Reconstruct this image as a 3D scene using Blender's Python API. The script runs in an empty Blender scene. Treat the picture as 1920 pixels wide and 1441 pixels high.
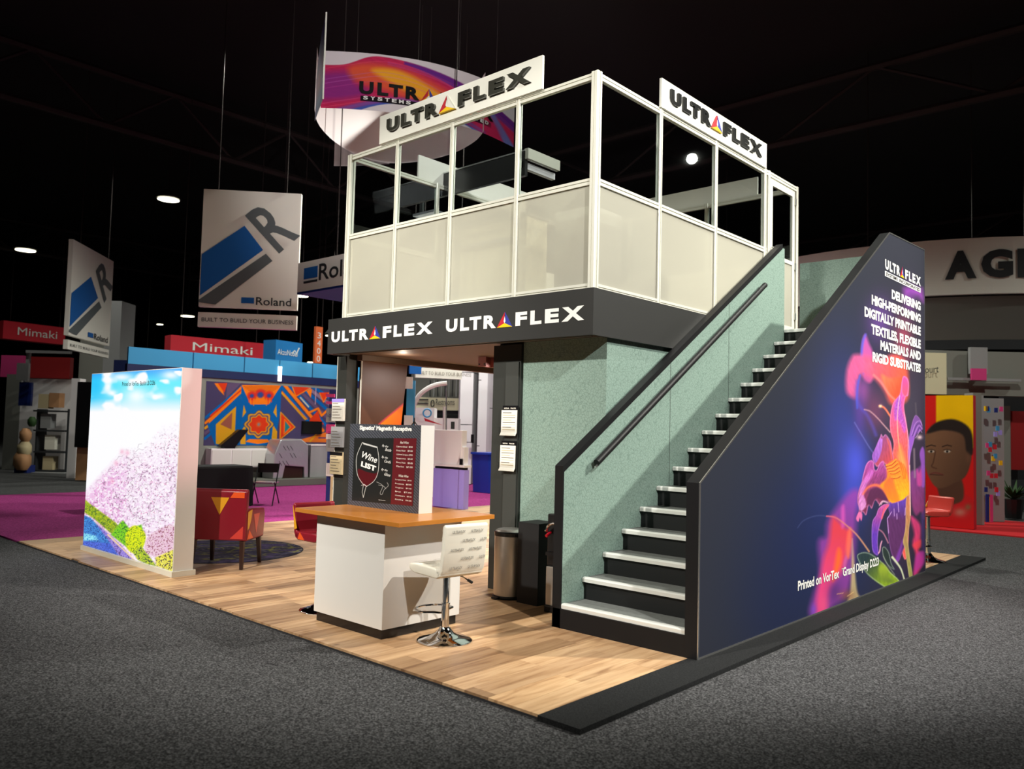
import bpy, bmesh, math, random
import numpy as np
from mathutils import Vector, Matrix
random.seed(7); rng = np.random.default_rng(11)
SC = bpy.context.scene
COL = SC.collection
PI = math.pi

# ---------------------------------------------------------------- camera
F_PX, YAW, PITCH, ROLL, EYE = 1518.236, 0.7363665, 0.0552754, 0.0251271, 1.6
_fw = Vector((-math.sin(YAW)*math.cos(PITCH), math.cos(YAW)*math.cos(PITCH), math.sin(PITCH)))
_rt0 = Vector((math.cos(YAW), math.sin(YAW), 0.0)); _up0 = _rt0.cross(_fw)
_rt = math.cos(ROLL)*_rt0 + math.sin(ROLL)*_up0
_up = -math.sin(ROLL)*_rt0 + math.cos(ROLL)*_up0
cam_data = bpy.data.cameras.new('camera')
cam_data.sensor_width = 36.0; cam_data.sensor_fit = 'HORIZONTAL'
cam_data.lens = 36.0*F_PX/1920.0
cam_data.clip_start = 0.05; cam_data.clip_end = 300
cam_data.dof.use_dof = True
cam_data.dof.focus_distance = 8.0
cam_data.dof.aperture_fstop = 2.0
cam = bpy.data.objects.new('camera', cam_data); COL.objects.link(cam)
M = Matrix((( _rt.x, _up.x, -_fw.x, 0), (_rt.y, _up.y, -_fw.y, 0), (_rt.z, _up.z, -_fw.z, EYE), (0, 0, 0, 1)))
cam.matrix_world = M
SC.camera = cam

# ---------------------------------------------------------------- world, exposure, lamps
w = bpy.data.worlds.new('hall_air'); SC.world = w; w.use_nodes = True
w.node_tree.nodes['Background'].inputs[0].default_value = (0.02, 0.018, 0.02, 1)
w.node_tree.nodes['Background'].inputs[1].default_value = 0.15
SC.view_settings.view_transform = 'Standard'
SC.view_settings.look = 'None'
SC.view_settings.gamma = 1.0
SC.view_settings.exposure = 0.0
SC.view_settings.use_curve_mapping = False
SC.cycles.max_bounces = 8; SC.cycles.transparent_max_bounces = 16
SC.cycles.caustics_reflective = False; SC.cycles.caustics_refractive = False
SC.cycles.sample_clamp_indirect = 4.0

def lamp(name, kind, loc, power, color=(1, 1, 1), target=None, size=0.3, cone=40, blend=0.4, size_y=None):
    d = bpy.data.lights.new(name, kind); d.energy = power; d.color = color
    if kind == 'SPOT':
        d.spot_size = math.radians(cone); d.spot_blend = blend; d.shadow_soft_size = size
    elif kind == 'AREA':
        d.shape = 'RECTANGLE'; d.size = size; d.size_y = size_y or size
    else:
        d.shadow_soft_size = size
    o = bpy.data.objects.new(name, d); COL.objects.link(o); o.location = loc
    if target is not None:
        v = Vector(target) - Vector(loc)
        o.rotation_euler = v.to_track_quat('-Z', 'Y').to_euler()
    return o
WARM = (1.0, 0.955, 0.86)
# stage spots hung from the hall's rigging, aimed at the stand
lamp('spot_lamp', 'SPOT', (-4.6, -4.0, 8.6), 5200, WARM, (-5.6, 5.0, 2.0), 0.12, 44, 0.6)
lamp('spot_lamp', 'SPOT', (-9.5, -3.5, 8.6), 3900, WARM, (-8.8, 5.2, 1.6), 0.12, 44, 0.6)
lamp('spot_lamp', 'SPOT', (3.6, 11.0, 9.4), 6200, WARM, (-3.8, 7.6, 2.4), 0.12, 44, 0.5)
lamp('spot_lamp', 'SPOT', (4.8, 1.6, 7.6), 4600, (1, 0.97, 0.92), (-3.9, 7.4, 2.0), 0.15, 42, 0.5)
# lamps under the deck, plus one fill above the plank floor
lamp('ceiling_lamp', 'AREA', (-6.7, 7.4, 2.40), 45, (1.0, 0.88, 0.82), (-6.7, 7.4, 0), 0.5)
lamp('under_deck_lamp', 'POINT', (-7.55, 6.35, 2.34), 5, (1.0, 0.84, 0.66), size=0.03)
lamp('floor_fill_lamp', 'SPOT', (-10.8, 11.6, 6.5), 2600, (1.0, 0.86, 0.84), (-9.6, 6.8, 0), 0.1, 58, 0.6)  # unseen fill outside the deck, added to brighten the planks
lamp('ceiling_lamp', 'AREA', (-5.9, 8.6, 2.40), 45, (1.0, 0.86, 0.78), (-5.9, 8.6, 0), 0.5)
lamp('pink_lamp', 'SPOT', (-6.4, 6.5, 2.3), 420, (1.0, 0.42, 0.45), (-8.2, 4.1, 1.7), 0.05, 34, 0.9)
# unseen fill added above the open deck room to brighten it
lamp('room_fill_lamp', 'SPOT', (-6.1, 8.2, 7.6), 2600, (1.0, 0.97, 0.88), (-6.1, 8.2, 0), 0.1, 60, 0.6)
# high bay lamps of the hall, some added to brighten the opening and portrait
for (x, y, e) in ((-16, 9, 650), (-26, 8, 600), (-30, 20, 900), (-15, 13, 1300), (-11.5, 12.8, 2900), (-21, 25, 1300), (-8, 26, 900), (3.2, 20.6, 900), (-1.5, 11.8, 1700), (8, 32, 900), (-14, 38, 1000), (-34, 36, 900), (-1, -2, 100), (-14, 2, 150), (-40, 12, 600)):
    lamp('high_bay_lamp', 'SPOT', (x, y, 9.6), e, (0.96, 0.98, 0.86), (x, y, 0), 0.14, 150, 0.5)
lamp('sign_fill_lamp', 'SPOT', (-2.0, 2.2, 6.9), 2500, (1, 0.95, 0.93), (-10.0, 10.0, 7.4), 0.1, 44, 0.5)  # unseen fill added to brighten the sails, placed to hide the fin's shadow

# ---------------------------------------------------------------- points measured on the photograph, put at their real distance
def ray(px, py):
    px = float(px); py = float(py); return _fw + (px-960)/F_PX*_rt - (py-720.5)/F_PX*_up
def at_z(px, py, z):
    d = ray(px, py); t = (z-EYE)/d.z; return Vector((0, 0, EYE)) + t*d
def at_y(px, py, y):
    d = ray(px, py); return Vector((0, 0, EYE)) + (y/d.y)*d
def at_x(px, py, x):
    d = ray(px, py); return Vector((0, 0, EYE)) + (x/d.x)*d
def at_d(px, py, dist):
    return Vector((0, 0, EYE)) + dist*ray(px, py)

# ---------------------------------------------------------------- materials
def lin(c):
    c = np.asarray(c, float)/255.0
    return np.where(c <= 0.04045, c/12.92, ((c+0.055)/1.055)**2.4)
def rgba(c): 
    l = lin(c); return (float(l[0]), float(l[1]), float(l[2]), 1.0)
_mats = {}
def mat(name, c=(128, 128, 128), rough=0.5, metal=0.0, emit=None, estr=1.0, spec=0.5, coat=0.0, alpha=1.0, trans=0.0, ior=1.45, vary=0.0, vscale=8.0, bump=0.0, bscale=60.0):
    if name in _mats: return _mats[name]
    m = bpy.data.materials.new(name); m.use_nodes = True; nt = m.node_tree; b = nt.nodes['Principled BSDF']
    b.inputs['Base Color'].default_value = rgba(c)
    b.inputs['Roughness'].default_value = rough; b.inputs['Metallic'].default_value = metal
    b.inputs['Specular IOR Level'].default_value = spec; b.inputs['Coat Weight'].default_value = coat
    b.inputs['Alpha'].default_value = alpha; b.inputs['Transmission Weight'].default_value = trans; b.inputs['IOR'].default_value = ior
    if emit is not None:
        b.inputs['Emission Color'].default_value = rgba(emit); b.inputs['Emission Strength'].default_value = estr
    if vary > 0 or bump > 0:
        tc = nt.nodes.new('ShaderNodeTexCoord')
        n = nt.nodes.new('ShaderNodeTexNoise'); n.inputs['Scale'].default_value = vscale; n.inputs['Detail'].default_value = 4
        nt.links.new(tc.outputs['Object'], n.inputs['Vector'])
        if vary > 0:
            mx = nt.nodes.new('ShaderNodeMix'); mx.data_type = 'RGBA'
            a = lin(c); mx.inputs[6].default_value = (*(a*(1-vary)), 1); mx.inputs[7].default_value = (*np.minimum(a*(1+vary), 1), 1)
            nt.links.new(n.outputs['Fac'], mx.inputs[0]); nt.links.new(mx.outputs[2], b.inputs['Base Color'])
        if bump > 0:
            n2 = nt.nodes.new('ShaderNodeTexNoise'); n2.inputs['Scale'].default_value = bscale; n2.inputs['Detail'].default_value = 3
            nt.links.new(tc.outputs['Object'], n2.inputs['Vector'])
            bp = nt.nodes.new('ShaderNodeBump'); bp.inputs['Strength'].default_value = bump; bp.inputs['Distance'].default_value = 0.01
            nt.links.new(n2.outputs['Fac'], bp.inputs['Height']); nt.links.new(bp.outputs['Normal'], b.inputs['Normal'])
    _mats[name] = m; return m
def mat_print(name, rough=0.5, emission=0.0, base=True):
    if name in _mats: return _mats[name]
    m = bpy.data.materials.new(name); m.use_nodes = True; nt = m.node_tree; b = nt.nodes['Principled BSDF']
    a = nt.nodes.new('ShaderNodeAttribute'); a.attribute_name = 'ink'
    if base: nt.links.new(a.outputs['Color'], b.inputs['Base Color'])
    else: b.inputs['Base Color'].default_value = (0.02, 0.02, 0.02, 1)
    if emission:
        nt.links.new(a.outputs['Color'], b.inputs['Emission Color']); b.inputs['Emission Strength'].default_value = emission
    b.inputs['Roughness'].default_value = rough
    if rough > 0.5: b.inputs['Specular IOR Level'].default_value = 0.12
    _mats[name] = m; return m
def ramp(nt, stops):
    r = nt.nodes.new('ShaderNodeValToRGB'); e = r.color_ramp.elements
    e[0].position = stops[0][0]; e[0].color = rgba(stops[0][1]); e[1].position = stops[-1][0]; e[1].color = rgba(stops[-1][1])
    for p, c in stops[1:-1]:
        q = e.new(p); q.color = rgba(c)
    return r

def mat_carpet(name, dark, light, scale, rough=0.95, hi=1.0):
    m = bpy.data.materials.new(name); m.use_nodes = True; nt = m.node_tree; b = nt.nodes['Principled BSDF']
    tc = nt.nodes.new('ShaderNodeTexCoord')
    n = nt.nodes.new('ShaderNodeTexNoise'); n.inputs['Scale'].default_value = scale; n.inputs['Detail'].default_value = 3; n.inputs['Roughness'].default_value = 0.75
    nt.links.new(tc.outputs['Object'], n.inputs['Vector'])
    r = ramp(nt, [(0.36, dark), (0.5, tuple((np.array(dark)*0.5+np.array(light)*0.5))), (0.66, light)])
    nt.links.new(n.outputs['Fac'], r.inputs[0]); nt.links.new(r.outputs[0], b.inputs['Base Color'])
    b.inputs['Roughness'].default_value = rough; b.inputs['Specular IOR Level'].default_value = 0.15
    bp = nt.nodes.new('ShaderNodeBump'); bp.inputs['Strength'].default_value = 0.5; bp.inputs['Distance'].default_value = 0.01
    nt.links.new(n.outputs['Fac'], bp.inputs['Height']); nt.links.new(bp.outputs['Normal'], b.inputs['Normal'])
    _mats[name] = m; return m

def mat_wood():
    m = bpy.data.materials.new('oak_plank'); m.use_nodes = True; nt = m.node_tree; b = nt.nodes['Principled BSDF']
    tc = nt.nodes.new('ShaderNodeTexCoord'); oi = nt.nodes.new('ShaderNodeObjectInfo')
    mp = nt.nodes.new('ShaderNodeMapping'); mp.inputs['Scale'].default_value = (9, 0.9, 1)
    nt.links.new(tc.outputs['Object'], mp.inputs['Vector'])
    mul = nt.nodes.new('ShaderNodeMath'); mul.operation = 'MULTIPLY'; mul.inputs[1].default_value = 60
    nt.links.new(oi.outputs['Random'], mul.inputs[0])
    n = nt.nodes.new('ShaderNodeTexNoise'); n.noise_dimensions = '4D'; n.inputs['Scale'].default_value = 2.2; n.inputs['Detail'].default_value = 5; n.inputs['Distortion'].default_value = 0.6
    nt.links.new(mp.outputs[0], n.inputs['Vector']); nt.links.new(mul.outputs[0], n.inputs['W'])
    r = ramp(nt, [(0.30, (158, 118, 82)), (0.46, (203, 164, 124)), (0.62, (222, 186, 146)), (0.8, (210, 170, 130))])
    nt.links.new(n.outputs['Fac'], r.inputs[0])
    # knots
    mp2 = nt.nodes.new('ShaderNodeMapping'); mp2.inputs['Scale'].default_value = (9, 4.5, 1)
    nt.links.new(tc.outputs['Object'], mp2.inputs['Vector'])
    v = nt.nodes.new('ShaderNodeTexVoronoi'); v.voronoi_dimensions = '4D'; v.inputs['Scale'].default_value = 0.62
    nt.links.new(mp2.outputs[0], v.inputs['Vector']); nt.links.new(mul.outputs[0], v.inputs['W'])
    kr = ramp(nt, [(0.03, (255, 255, 255)), (0.13, (0, 0, 0))]); nt.links.new(v.outputs['Distance'], kr.inputs[0])
    mk = nt.nodes.new('ShaderNodeMix'); mk.data_type = 'RGBA'; nt.links.new(kr.outputs[0], mk.inputs[0])
    nt.links.new(r.outputs[0], mk.inputs[6]); mk.inputs[7].default_value = rgba((112, 70, 38))
    # per-plank tint
    tr = ramp(nt, [(0.0, (176, 166, 156)), (0.35, (222, 216, 210)), (0.7, (242, 240, 236)), (1.0, (255, 250, 240))]); nt.links.new(oi.outputs['Random'], tr.inputs[0])
    mt = nt.nodes.new('ShaderNodeMix'); mt.data_type = 'RGBA'; mt.blend_type = 'MULTIPLY'; mt.inputs[0].default_value = 1.0
    nt.links.new(mk.outputs[2], mt.inputs[6]); nt.links.new(tr.outputs[0], mt.inputs[7]); nt.links.new(mt.outputs[2], b.inputs['Base Color'])
    b.inputs['Roughness'].default_value = 0.42
    _mats['oak_plank'] = m; return m

def mat_wallpaper():
    m = bpy.data.materials.new('teal_wallpaper'); m.use_nodes = True; nt = m.node_tree; b = nt.nodes['Principled BSDF']
    tc = nt.nodes.new('ShaderNodeTexCoord')
    n0 = nt.nodes.new('ShaderNodeTexNoise'); n0.inputs['Scale'].default_value = 9; nt.links.new(tc.outputs['Object'], n0.inputs['Vector'])
    ad = nt.nodes.new('ShaderNodeVectorMath'); ad.operation = 'MULTIPLY_ADD'; ad.inputs[1].default_value = (0.09, 0.09, 0.09)
    nt.links.new(n0.outputs['Color'], ad.inputs[0]); nt.links.new(tc.outputs['Object'], ad.inputs[2])
    v = nt.nodes.new('ShaderNodeTexVoronoi'); v.feature = 'DISTANCE_TO_EDGE'; v.inputs['Scale'].default_value = 34
    nt.links.new(ad.outputs[0], v.inputs['Vector'])
    r = ramp(nt, [(0.0, (106, 130, 120)), (0.05, (126, 149, 138)), (0.11, (137, 160, 149))]); nt.links.new(v.outputs['Distance'], r.inputs[0])
    nt.links.new(r.outputs[0], b.inputs['Base Color']); b.inputs['Roughness'].default_value = 0.45
    bp = nt.nodes.new('ShaderNodeBump'); bp.inputs['Strength'].default_value = 0.25; bp.inputs['Distance'].default_value = 0.004
    nt.links.new(v.outputs['Distance'], bp.inputs['Height']); nt.links.new(bp.outputs['Normal'], b.inputs['Normal'])
    _mats['teal_wallpaper'] = m; return m

def mat_clear(name, tint=(235, 240, 240), refl=0.10):
    m = bpy.data.materials.new(name); m.use_nodes = True; nt = m.node_tree
    nt.nodes.remove(nt.nodes['Principled BSDF']); out = nt.nodes['Material Output']
    t = nt.nodes.new('ShaderNodeBsdfTransparent'); t.inputs[0].default_value = rgba(tint)
    g = nt.nodes.new('ShaderNodeBsdfGlossy'); g.inputs['Roughness'].default_value = 0.02
    lw = nt.nodes.new('ShaderNodeLayerWeight'); lw.inputs[0].default_value = 0.5
    p4 = nt.nodes.new('ShaderNodeMath'); p4.operation = 'POWER'; p4.inputs[1].default_value = 4.0; nt.links.new(lw.outputs['Facing'], p4.inputs[0])
    fr = nt.nodes.new('ShaderNodeMath'); fr.operation = 'MULTIPLY_ADD'; fr.inputs[1].default_value = 0.6; fr.inputs[2].default_value = 0.03; nt.links.new(p4.outputs[0], fr.inputs[0])
    mx = nt.nodes.new('ShaderNodeMixShader'); nt.links.new(fr.outputs[0], mx.inputs[0]); nt.links.new(t.outputs[0], mx.inputs[1]); nt.links.new(g.outputs[0], mx.inputs[2])
    nt.links.new(mx.outputs[0], out.inputs[0]); _mats[name] = m; return m
def mat_frosted():
    m = bpy.data.materials.new('frosted_film'); m.use_nodes = True; nt = m.node_tree; out = nt.nodes['Material Output']
    b = nt.nodes['Principled BSDF']; b.inputs['Base Color'].default_value = rgba((226, 223, 208)); b.inputs['Roughness'].default_value = 0.28
    tl = nt.nodes.new('ShaderNodeBsdfTranslucent'); tl.inputs[0].default_value = rgba((225, 224, 212))
    rf = nt.nodes.new('ShaderNodeBsdfRefraction'); rf.inputs['IOR'].default_value = 1.0; rf.inputs['Roughness'].default_value = 0.22; rf.inputs[0].default_value = rgba((235, 235, 225))
    m1 = nt.nodes.new('ShaderNodeMixShader'); m1.inputs[0].default_value = 0.6; nt.links.new(tl.outputs[0], m1.inputs[1]); nt.links.new(rf.outputs[0], m1.inputs[2])
    m2 = nt.nodes.new('ShaderNodeMixShader'); m2.inputs[0].default_value = 0.55; nt.links.new(b.outputs[0], m2.inputs[1]); nt.links.new(m1.outputs[0], m2.inputs[2])
    nt.links.new(m2.outputs[0], out.inputs[0]); _mats['frosted_film'] = m; return m

# ---------------------------------------------------------------- object helpers
def link(name, me, m=None, parent=None):
    o = bpy.data.objects.new(name, me); COL.objects.link(o)
    if m is not None:
        if isinstance(m, str): m = _mats[m]
        me.materials.append(m)
    if parent is not None:
        o.parent = parent; o.matrix_parent_inverse = world_of(parent).inverted()
    return o
def world_of(o):
    mw = Matrix.LocRotScale(o.location, o.rotation_euler, o.scale)
    return world_of(o.parent) @ o.matrix_parent_inverse @ mw if o.parent else mw
def tag(o, label=None, cat=None, group=None, kind=None):
    if label: o['label'] = label
    if cat: o['category'] = cat
    if group: o['group'] = group
    if kind: o['kind'] = kind
    return o
def thing(name, label, cat, loc, group=None, kind=None):
    o = bpy.data.objects.new(name, None); COL.objects.link(o); o.location = loc
    o.empty_display_size = 0.1
    return tag(o, label, cat, group, kind)
def mesh_from(name, v, f, smooth=False):
    me = bpy.data.meshes.new(name); me.from_pydata([tuple(p) for p in v], [], f); me.update()
    if smooth:
        for p in me.polygons: p.use_smooth = True
    return me
def boxv(x0, x1, y0, y1, z0, z1):
    v = [(x0, y0, z0), (x1, y0, z0), (x1, y1, z0), (x0, y1, z0), (x0, y0, z1), (x1, y0, z1), (x1, y1, z1), (x0, y1, z1)]
    f = [(0, 3, 2, 1), (4, 5, 6, 7), (0, 1, 5, 4), (1, 2, 6, 5), (2, 3, 7, 6), (3, 0, 4, 7)]
    return v, f
class MB:
    def __init__(s): s.v = []; s.f = []
    def add(s, v, f, tf=None):
        n = len(s.v)
        if tf is not None: v = [tf @ Vector(p) for p in v]
        s.v += [tuple(p) for p in v]; s.f += [tuple(i+n for i in q) for q in f]; return s
    def box(s, *a, tf=None): return s.add(*boxv(*a), tf=tf)
    def prism(s, pts, axis, lo, hi, tf=None):
        n = len(pts)
        def P(a, b, c): return {'x': (c, a, b), 'y': (a, c, b), 'z': (a, b, c)}[axis]
        v = [P(a, b, lo) for a, b in pts]+[P(a, b, hi) for a, b in pts]
        f = [tuple(range(n))[::-1], tuple(range(n, 2*n))]+[(i, (i+1) % n, n+(i+1) % n, n+i) for i in range(n)]
        return s.add(v, f, tf)
    def tube(s, pts, r, n=8, tf=None, cap=True):
        pts = [Vector(p) for p in pts]; v = []; f = []
        rs = r if isinstance(r, (list, tuple)) else [r]*len(pts)
        prev = None
        for i, p in enumerate(pts):
            t = (pts[min(i+1, len(pts)-1)]-pts[max(i-1, 0)]).normalized()
            if prev is None:
                a = Vector((0, 0, 1)) if abs(t.z) < 0.9 else Vector((1, 0, 0)); u = t.cross(a).normalized()
            else:
                u = (prev - t*prev.dot(t)).normalized()
            prev = u; b = t.cross(u)
            for k in range(n):
                an = 2*PI*k/n; v.append(p+rs[i]*(math.cos(an)*u+math.sin(an)*b))
        for i in range(len(pts)-1):
            for k in range(n): f.append((i*n+k, i*n+(k+1) % n, (i+1)*n+(k+1) % n, (i+1)*n+k))
        if cap:
            f.append(tuple(range(n))[::-1]); f.append(tuple((len(pts)-1)*n+k for k in range(n)))
        return s.add(v, f, tf)
    def lathe(s, prof, n=24, c=(0, 0, 0), tf=None, sx=1, sy=1):
        v = []; f = []
        for (r, z) in prof:
            for k in range(n):
                an = 2*PI*k/n; v.append((c[0]+r*math.cos(an)*sx, c[1]+r*math.sin(an)*sy, c[2]+z))
        m = len(prof)
        for i in range(m-1):
            for k in range(n): f.append((i*n+k, i*n+(k+1) % n, (i+1)*n+(k+1) % n, (i+1)*n+k))
        f.append(tuple(range(n))[::-1]); f.append(tuple((m-1)*n+k for k in range(n)))
        return s.add(v, f, tf)
    def build(s, name, m, parent=None, smooth=False, bevel=0, seg=2, auto=None):
        me = mesh_from(name, s.v, s.f, smooth)
        bm = bmesh.new(); bm.from_mesh(me); bmesh.ops.recalc_face_normals(bm, faces=bm.faces)
        if bevel:
            bmesh.ops.bevel(bm, geom=[e for e in bm.edges if e.calc_face_angle(0) > 0.5], offset=bevel, segments=seg, profile=0.6, affect='EDGES')
        bm.to_mesh(me); bm.free()
        if smooth: me.set_sharp_from_angle(angle=math.radians(auto or 40))
        return link(name, me, m, parent)
def box(name, x0, x1, y0, y1, z0, z1, m, parent=None, bevel=0): return MB().box(x0, x1, y0, y1, z0, z1).build(name, m, parent, bevel=bevel)

_glyph = {}
def glyph_mesh(s, bold=0.0, extrude=0.0, shear=0.0, res=3, space=1.0):
    key = (s, bold, extrude, shear, res, space)
    if key not in _glyph:
        cu = bpy.data.curves.new('lettering', 'FONT'); cu.body = s; cu.size = 1.0; cu.offset = bold; cu.shear = shear
        cu.resolution_u = res; cu.space_character = space; cu.align_x = 'LEFT'
        o = bpy.data.objects.new('lettering', cu); me = bpy.data.meshes.new_from_object(o)
        v = np.array([p.co[:] for p in me.vertices]); f = [tuple(p.vertices) for p in me.polygons]
        bpy.data.objects.remove(o); bpy.data.curves.remove(cu); bpy.data.meshes.remove(me)
        _glyph[key] = (v, f)
    return _glyph[key]
def lettering(name, s, org, U, V, wid, hgt, m, parent=None, bold=0.0, depth=0.003, shear=0.0, res=3, space=1.0, mb=None):
    """flat letters fitted to a rectangle: org lower-left corner, U/V unit directions, raised by depth along U x V"""
    v, f = glyph_mesh(s, bold, 0, shear, res, space)
    U = Vector(U).normalized(); V = Vector(V).normalized(); N = U.cross(V); org = Vector(org)
    lo = v.min(0); hi = v.max(0)
    X = (v[:, 0]-lo[0])/max(hi[0]-lo[0], 1e-6)*wid; Y = (v[:, 1]-lo[1])/max(hi[1]-lo[1], 1e-6)*hgt
    front = [org+U*a+V*b+N*depth for a, b in zip(X, Y)]
    me_v = list(front); me_f = list(f)
    if depth > 0.006:      # raised letters get sides
        n = len(front); me_v += [org+U*a+V*b for a, b in zip(X, Y)]
        from collections import Counter
        ed = Counter()
        for q in f:
            for a, b in zip(q, q[1:]+q[:1]): ed[(a, b)] += 1
        for (a, b) in list(ed):
            if (b, a) not in ed: me_f.append((a, n+a, n+b, b))
    if mb is not None: mb.add(me_v, me_f); return mb
    return link(name, mesh_from(name, me_v, me_f), m, parent)

UFCELLS = [('U', 0, .094), ('L', .117, .19), ('T', .192, .285), ('R', .303, .398), (None, .405, .518), ('F', .54, .622), ('L', .645, .722), ('E', .745, .838), ('X', .855, 1.0)]
def wordmark(org, U, V, wid, hgt, m, parent, depth=0.004, bold=0.05, tri=('logo_red', 'logo_blue', 'logo_yellow'), frame=None):
    """the stand's word in wide capitals with a three-coloured triangle standing for its A"""
    U = Vector(U).normalized(); V = Vector(V).normalized(); N = U.cross(V); org = Vector(org)
    for ch, a, b in UFCELLS:
        if ch:
            lettering('letter', ch, org+U*(a*wid), U, V, (b-a)*wid, hgt, m, parent, bold=bold, depth=depth)
        else:
            W = (b-a)*wid; o = org+U*(a*wid)+N*depth
            def tr(pts, mm, up=0.0):
                q = [o+U*(x*W)+V*(y*hgt)+N*up for x, y in pts]; n = len(q)
                vv = q+[p-N*(depth+up) for p in q]
                ff = [tuple(range(n))]+[((i+1) % n, i, n+i, n+(i+1) % n) for i in range(n)]
                return link('logo_triangle', mesh_from('logo_triangle', vv, ff), mm, parent)
            tr([(0, 0), (1, 0), (.5, .30)], tri[2]); tr([(0, 0), (.5, .30), (.44, .42), (.5, 1.12)], tri[0]); tr([(1, 0), (.5, 1.12), (.56, .42), (.5, .30)], tri[1])
            tr([(.44, .42), (.5, .30), (.56, .42), (.5, .80)], frame or 'white_vinyl', 0.001)

# ---------------------------------------------------------------- flat prints painted as vertex ink
class Ink:
    def __init__(s, X, Y, base):
        s.X = X; s.Y = Y; s.c = np.empty((len(X), 3)); s.c[:] = np.array(base, float)
    def mixin(s, a, col):
        a = a[:, None]; s.c = s.c*(1-a)+np.asarray(col, float)*a
    def blob(s, cx, cy, rx, ry, col, a=1.0, rot=0.0, hard=1.0):
        c, n = math.cos(rot), math.sin(rot); dx = s.X-cx; dy = s.Y-cy
        q = ((dx*c+dy*n)/rx)**2+((-dx*n+dy*c)/ry)**2
        s.mixin(a*np.exp(-q**hard), col)
    def sd(s, P, idx):
        P = np.array(P, float); X = s.X[idx]; Y = s.Y[idx]; d = np.full(len(X), 1e9); ins = np.zeros(len(X), bool)
        for (x0, y0), (x1, y1) in zip(P, np.roll(P, -1, 0)):
            ex, ey = x1-x0, y1-y0; L = ex*ex+ey*ey+1e-9
            t = np.clip(((X-x0)*ex+(Y-y0)*ey)/L, 0, 1)
            d = np.minimum(d, (X-x0-t*ex)**2+(Y-y0-t*ey)**2)
            cnd = ((y0 > Y) != (y1 > Y)); 
            with np.errstate(divide='ignore', invalid='ignore'):
                xi = x0+(Y-y0)*ex/(ey if abs(ey) > 1e-9 else 1e-9)
            ins ^= cnd & (X < xi)
        d = np.sqrt(d); return np.where(ins, -d, d)
    def poly(s, P, c1, c2=None, p1=None, p2=None, soft=0.8, a=1.0, streak=0.0, sang=1.4, sfreq=0.5, rim=None, rimw=2.0):
        P = np.array(P, float); m = soft*2+1
        idx = np.where((s.X > P[:, 0].min()-m) & (s.X < P[:, 0].max()+m) & (s.Y > P[:, 1].min()-m) & (s.Y < P[:, 1].max()+m))[0]
        if not len(idx): return
        d = s.sd(P, idx); al = a*np.clip(0.5-d/(2*soft), 0, 1)
        col = np.broadcast_to(np.array(c1, float), (len(idx), 3)).copy()
        if c2 is not None:
            p1 = np.array(p1, float); p2 = np.array(p2, float); e = p2-p1
            t = np.clip(((s.X[idx]-p1[0])*e[0]+(s.Y[idx]-p1[1])*e[1])/(e@e), 0, 1)[:, None]
            col = col*(1-t)+np.array(c2, float)*t
        if streak:
            q = (s.X[idx]*math.sin(sang)-s.Y[idx]*math.cos(sang))*sfreq; r = (s.X[idx]*math.cos(sang)+s.Y[idx]*math.sin(sang))*sfreq*0.08
            k = np.sin(q*2.1+2*np.sin(r*1.7))*0.5+np.sin(q*4.7+r*3)*0.35+np.sin(q*9.3-r*5)*0.25
            vn = vnoise(q*1.3+60, r*4+60, 17)-.5
            col = np.clip(col*(1+streak*(.45*k+1.6*vn)[:, None]*(1.0 if soft < 2.5 else .5)), 0, 255)
        if rim is not None:
            rr = 0.6*np.clip(1-np.abs(-d-rimw*0.5)/rimw, 0, 1)[:, None]; col = col*(1-rr)+np.array(rim, float)*rr
        s.c[idx] = s.c[idx]*(1-al[:, None])+col*al[:, None]
    def line(s, P, w0, col, w1=None, soft=0.6, a=1.0, c2=None):
        P = np.array(P, float); w1 = w0 if w1 is None else w1; m = max(w0, w1)+soft*2
        idx = np.where((s.X > P[:, 0].min()-m) & (s.X < P[:, 0].max()+m) & (s.Y > P[:, 1].min()-m) & (s.Y < P[:, 1].max()+m))[0]
        if not len(idx): return
        X = s.X[idx]; Y = s.Y[idx]; best = np.full(len(idx), 1e9); tt = np.zeros(len(idx)); n = len(P)-1
        for i in range(n):
            x0, y0 = P[i]; ex, ey = P[i+1]-P[i]; L = ex*ex+ey*ey+1e-9; t = np.clip(((X-x0)*ex+(Y-y0)*ey)/L, 0, 1)
            d = (X-x0-t*ex)**2+(Y-y0-t*ey)**2; k = d < best; best[k] = d[k]; tt[k] = (i+t[k])/n
        d = np.sqrt(best); wd = (w0+(w1-w0)*tt)/2; al = a*np.clip(0.5-(d-wd)/(2*soft), 0, 1)
        c = np.array(col, float); cc = c if c2 is None else c*(1-tt[:, None])+np.array(c2, float)*tt[:, None]
        s.c[idx] = s.c[idx]*(1-al[:, None])+cc*al[:, None]
def crv(P, n=8, closed=False):
    P = [np.array(p, float) for p in P]; out = []; N = len(P); rngi = range(N if closed else N-1)
    for i in rngi:
        p0 = P[(i-1) % N] if closed or i > 0 else P[i]; p1 = P[i]; p2 = P[(i+1) % N]; p3 = P[(i+2) % N] if closed or i+2 < N else p2
        for k in range(n):
            t = k/n; out.append(0.5*((2*p1)+(-p0+p2)*t+(2*p0-5*p1+4*p2-p3)*t*t+(-p0+3*p1-3*p2+p3)*t**3))
    if not closed: out.append(P[-1])
    return out
def vnoise(X, Y, seed=0):
    r = np.random.default_rng(seed).random((256, 256)); xi = np.floor(X).astype(int); yi = np.floor(Y).astype(int); fx = X-xi; fy = Y-yi
    fx = fx*fx*(3-2*fx); fy = fy*fy*(3-2*fy); g = lambda a, b: r[a % 256, b % 256]
    return (g(xi, yi)*(1-fx)+g(xi+1, yi)*fx)*(1-fy)+(g(xi, yi+1)*(1-fx)+g(xi+1, yi+1)*fx)*fy
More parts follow.
